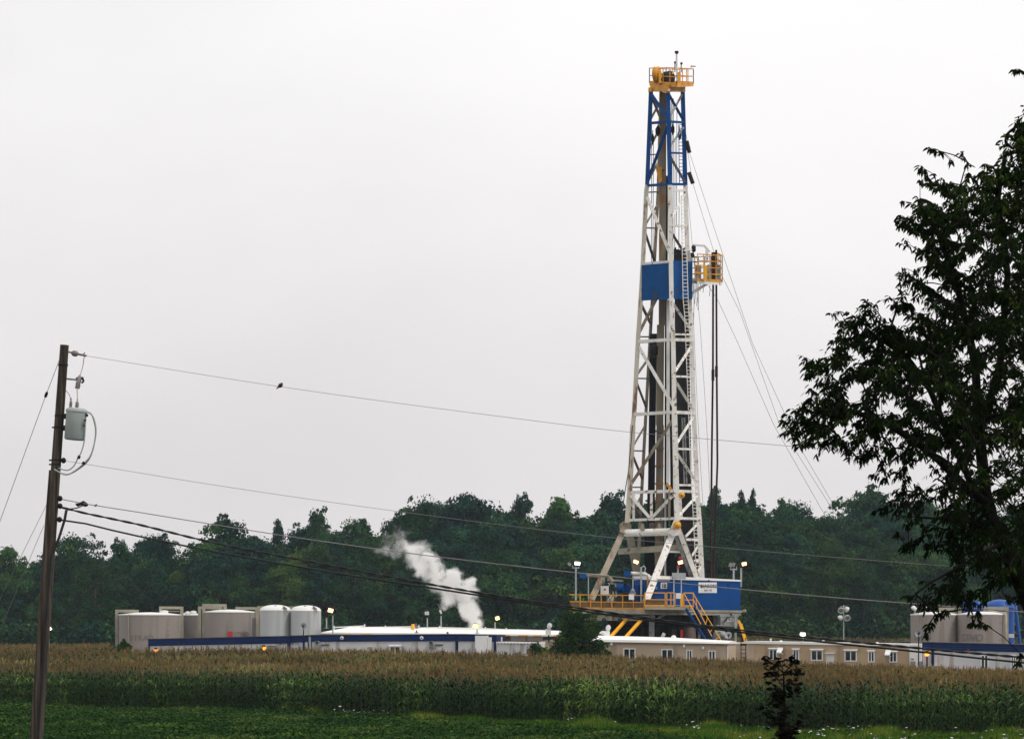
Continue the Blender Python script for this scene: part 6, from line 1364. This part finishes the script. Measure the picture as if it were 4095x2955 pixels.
# ================================================================ STEAM
def steam():
    b = MB(); d = 247.0
    x0, x1 = P(1470, 0, d).x, P(1945, 0, d).x; z0, z1 = P(0, 2528, d).z, P(0, 2095, d).z
    b.box(x0, x1, d - 2.6, d + 2.6, z0, z1)
    m, nt = nodes('steam'); out = nt.nodes.new('ShaderNodeOutputMaterial'); pv = nt.nodes.new('ShaderNodeVolumePrincipled'); L(nt, pv.outputs[0], out.inputs['Volume'])
    pv.inputs['Color'].default_value = (.995, .99, .985, 1); pv.inputs['Anisotropy'].default_value = 0.2
    g0 = nt.nodes.new('ShaderNodeNewGeometry')
    wn = nt.nodes.new('ShaderNodeTexNoise'); wn.inputs['Scale'].default_value = .9; wn.inputs['Detail'].default_value = 3; L(nt, g0.outputs['Position'], wn.inputs['Vector'])
    wv = nt.nodes.new('ShaderNodeVectorMath'); wv.operation = 'SUBTRACT'; L(nt, wn.outputs['Color'], wv.inputs[0]); wv.inputs[1].default_value = (.5, .5, .5)
    ws = nt.nodes.new('ShaderNodeVectorMath'); ws.operation = 'SCALE'; L(nt, wv.outputs[0], ws.inputs[0]); ws.inputs['Scale'].default_value = 1.5
    wa = nt.nodes.new('ShaderNodeVectorMath'); wa.operation = 'ADD'; L(nt, g0.outputs['Position'], wa.inputs[0]); L(nt, ws.outputs[0], wa.inputs[1])
    class g: outputs = {'Position': wa.outputs[0]}
    def math_(op, a, b_=None, c=None):
        n = nt.nodes.new('ShaderNodeMath'); n.operation = op
        for i, v in enumerate((a, b_, c)):
            if v is None: continue
            if isinstance(v, (int, float)): n.inputs[i].default_value = v
            else: L(nt, v, n.inputs[i])
        return n.outputs[0]
    nz = nt.nodes.new('ShaderNodeTexNoise'); nz.inputs['Scale'].default_value = 1.1; nz.inputs['Detail'].default_value = 5; nz.inputs['Roughness'].default_value = .58
    L(nt, g.outputs['Position'], nz.inputs['Vector'])
    # puffs of the plume: centre, radius, thickness of the steam
    puffs = [(1908, 2520, 18, 1.0), (1902, 2490, 26, 1.0), (1888, 2455, 30, 1.0), (1873, 2420, 30, .95), (1868, 2385, 32, .95), (1872, 2345, 30, 1.0), (1835, 2370, 36, .9), (1800, 2385, 32, .7),
             (1815, 2330, 34, .9), (1820, 2300, 26, .9), (1778, 2335, 30, .55), (1745, 2300, 36, .55), (1740, 2265, 34, .65), (1715, 2240, 32, .62), (1690, 2255, 40, .58), (1660, 2230, 38, .46), (1655, 2200, 36, .4), (1685, 2195, 30, .4), (1625, 2190, 30, .24), (1588, 2180, 48, .17), (1545, 2192, 40, .14), (1590, 2140, 50, .13), (1548, 2150, 40, .12), (1780, 2400, 28, .4), (1765, 2420, 24, .3), (1745, 2340, 30, .3)]
    acc = None
    for (px, py, rp, dn) in puffs:
        c = P(px, py, d); r = rp * S(d) * 1.55
        vm = nt.nodes.new('ShaderNodeVectorMath'); vm.operation = 'DISTANCE'; L(nt, g.outputs['Position'], vm.inputs[0]); vm.inputs[1].default_value = c
        f = math_('MULTIPLY_ADD', vm.outputs['Value'], -1.0 / r, 1.0); f = math_('MINIMUM', math_('MULTIPLY', f, dn * 1.0), dn) if False else math_('MULTIPLY', math_('MAXIMUM', f, 0.0), dn)
        acc = f if acc is None else math_('MAXIMUM', acc, f)
    s_ = math_('MULTIPLY_ADD', nz.outputs['Fac'], 1.9, -1.17)
    t = math_('ADD', acc, math_('MULTIPLY', s_, math_('MINIMUM', math_('MULTIPLY', acc, 2.2), .55)))
    t = math_('MAXIMUM', math_('SUBTRACT', t, .03), 0.0)
    L(nt, math_('MULTIPLY', math_('POWER', t, 1.3), 24.0), pv.inputs['Density'])
    o = solo('steam', b, m, 'white steam plume rising behind the shed roof', None, kind='stuff')
    return o
steam()
# ================================================================ AIR, SKY, SUN, CAMERA
def haze():
    b = MB(); b.box(-300, 300, -50, 660, -1.6, 56)
    m, nt = nodes('air'); out = nt.nodes.new('ShaderNodeOutputMaterial'); pv = nt.nodes.new('ShaderNodeVolumePrincipled'); L(nt, pv.outputs[0], out.inputs['Volume'])
    pv.inputs['Color'].default_value = (.74, .87, 1.0, 1); pv.inputs['Density'].default_value = HAZE; pv.inputs['Anisotropy'].default_value = 0.3
    o = solo('haze', b, m, None, None, kind='stuff'); return o
HAZE = 0.0001
haze()
SUN_EL, SUN_AZ = 52.0, 118.0   # azimuth clockwise from the viewing direction (+y): the sun stands to the right, a little behind the viewer
w = bpy.data.worlds.new('World'); scene.world = w; w.use_nodes = True; nt = w.node_tree; nt.nodes.clear()
wo = nt.nodes.new('ShaderNodeOutputWorld'); bg = nt.nodes.new('ShaderNodeBackground'); L(nt, bg.outputs[0], wo.inputs[0]); bg.inputs['Strength'].default_value = 0.1
sk = nt.nodes.new('ShaderNodeTexSky'); sk.sky_type = 'NISHITA'; sk.sun_disc = False; sk.sun_elevation = R(SUN_EL); sk.sun_rotation = R(SUN_AZ); sk.dust_density = 6.0; sk.air_density = 1.0
tc = nt.nodes.new('ShaderNodeTexCoord'); sx = nt.nodes.new('ShaderNodeSeparateXYZ'); L(nt, tc.outputs['Generated'], sx.inputs[0])
rp = nt.nodes.new('ShaderNodeValToRGB'); L(nt, sx.outputs[2], rp.inputs[0])
els = rp.color_ramp.elements; els[0].position = 0.0; els[0].color = (.76, .735, .745, 1); els[1].position = 1.0; els[1].color = (1., 1., 1., 1)
for p_, c_ in ((.06, (.805, .775, .78, 1)), (.12, (.905, .882, .882, 1)), (.2, (.98, .962, .96, 1))): e_ = els.new(p_); e_.color = c_
nz = nt.nodes.new('ShaderNodeTexNoise'); nz.inputs['Scale'].default_value = 3.2; nz.inputs['Detail'].default_value = 4; nz.inputs['Roughness'].default_value = .5; nz.inputs['Distortion'].default_value = .4
mp = nt.nodes.new('ShaderNodeMapping'); mp.inputs['Scale'].default_value = (1, 1, 2.4); mp.inputs['Location'].default_value = (.35, 0, .2); L(nt, tc.outputs['Generated'], mp.inputs[0]); L(nt, mp.outputs[0], nz.inputs['Vector'])
cr = nt.nodes.new('ShaderNodeMapRange'); cr.inputs[1].default_value = .35; cr.inputs[2].default_value = .65; cr.inputs[3].default_value = 9.25; cr.inputs[4].default_value = 10.2; L(nt, nz.outputs['Fac'], cr.inputs[0])
az = nt.nodes.new('ShaderNodeMapRange'); az.inputs[1].default_value = -.22; az.inputs[2].default_value = .06; az.inputs[3].default_value = .93; az.inputs[4].default_value = 1.0; L(nt, sx.outputs[0], az.inputs[0])
am = nt.nodes.new('ShaderNodeMath'); am.operation = 'MULTIPLY'; L(nt, az.outputs[0], am.inputs[0]); L(nt, cr.outputs[0], am.inputs[1])
mu = nt.nodes.new('ShaderNodeVectorMath'); mu.operation = 'SCALE'; L(nt, rp.outputs[0], mu.inputs[0]); L(nt, am.outputs[0], mu.inputs['Scale'])
mx = nt.nodes.new('ShaderNodeMixRGB'); mx.inputs[0].default_value = .94; L(nt, sk.outputs[0], mx.inputs[1]); L(nt, mu.outputs[0], mx.inputs[2]); L(nt, mx.outputs[0], bg.inputs[0])
sl = bpy.data.lights.new('sun', 'SUN'); sl.energy = 1.5; sl.angle = R(12); sl.color = (1.0, .96, .9)
so = bpy.data.objects.new('sun', sl); COL.objects.link(so)
a, e_ = R(SUN_AZ), R(SUN_EL); dv = Vector((math.sin(a) * math.cos(e_), math.cos(a) * math.cos(e_), math.sin(e_))); so.rotation_euler = dv.to_track_quat('Z', 'Y').to_euler(); so.location = dv * 40
cam = bpy.data.cameras.new('camera'); co_ = bpy.data.objects.new('camera', cam); COL.objects.link(co_); co_.location = (0, 0, H); co_.rotation_euler = (R(90), 0, 0)
cam.sensor_width = 36; cam.lens = 36 * F / 4095.0; cam.shift_y = (HY - 1477.5) / 4095.0; cam.clip_start = .5; cam.clip_end = 3000; scene.camera = co_
vs_ = scene.view_settings; vs_.view_transform = 'Standard'; vs_.look = 'None'; vs_.exposure = 0.12; vs_.gamma = 1.0; vs_.use_curve_mapping = False
scene.render.engine = 'CYCLES'; cy = scene.cycles; cy.use_denoising = True; cy.max_bounces = 7; cy.diffuse_bounces = 3; cy.glossy_bounces = 2; cy.transmission_bounces = 3; cy.volume_bounces = 5; cy.transparent_max_bounces = 6
cy.volume_step_rate = 1.0; cy.use_adaptive_sampling = True; cy.adaptive_threshold = 0.015; cy.sample_clamp_indirect = 4
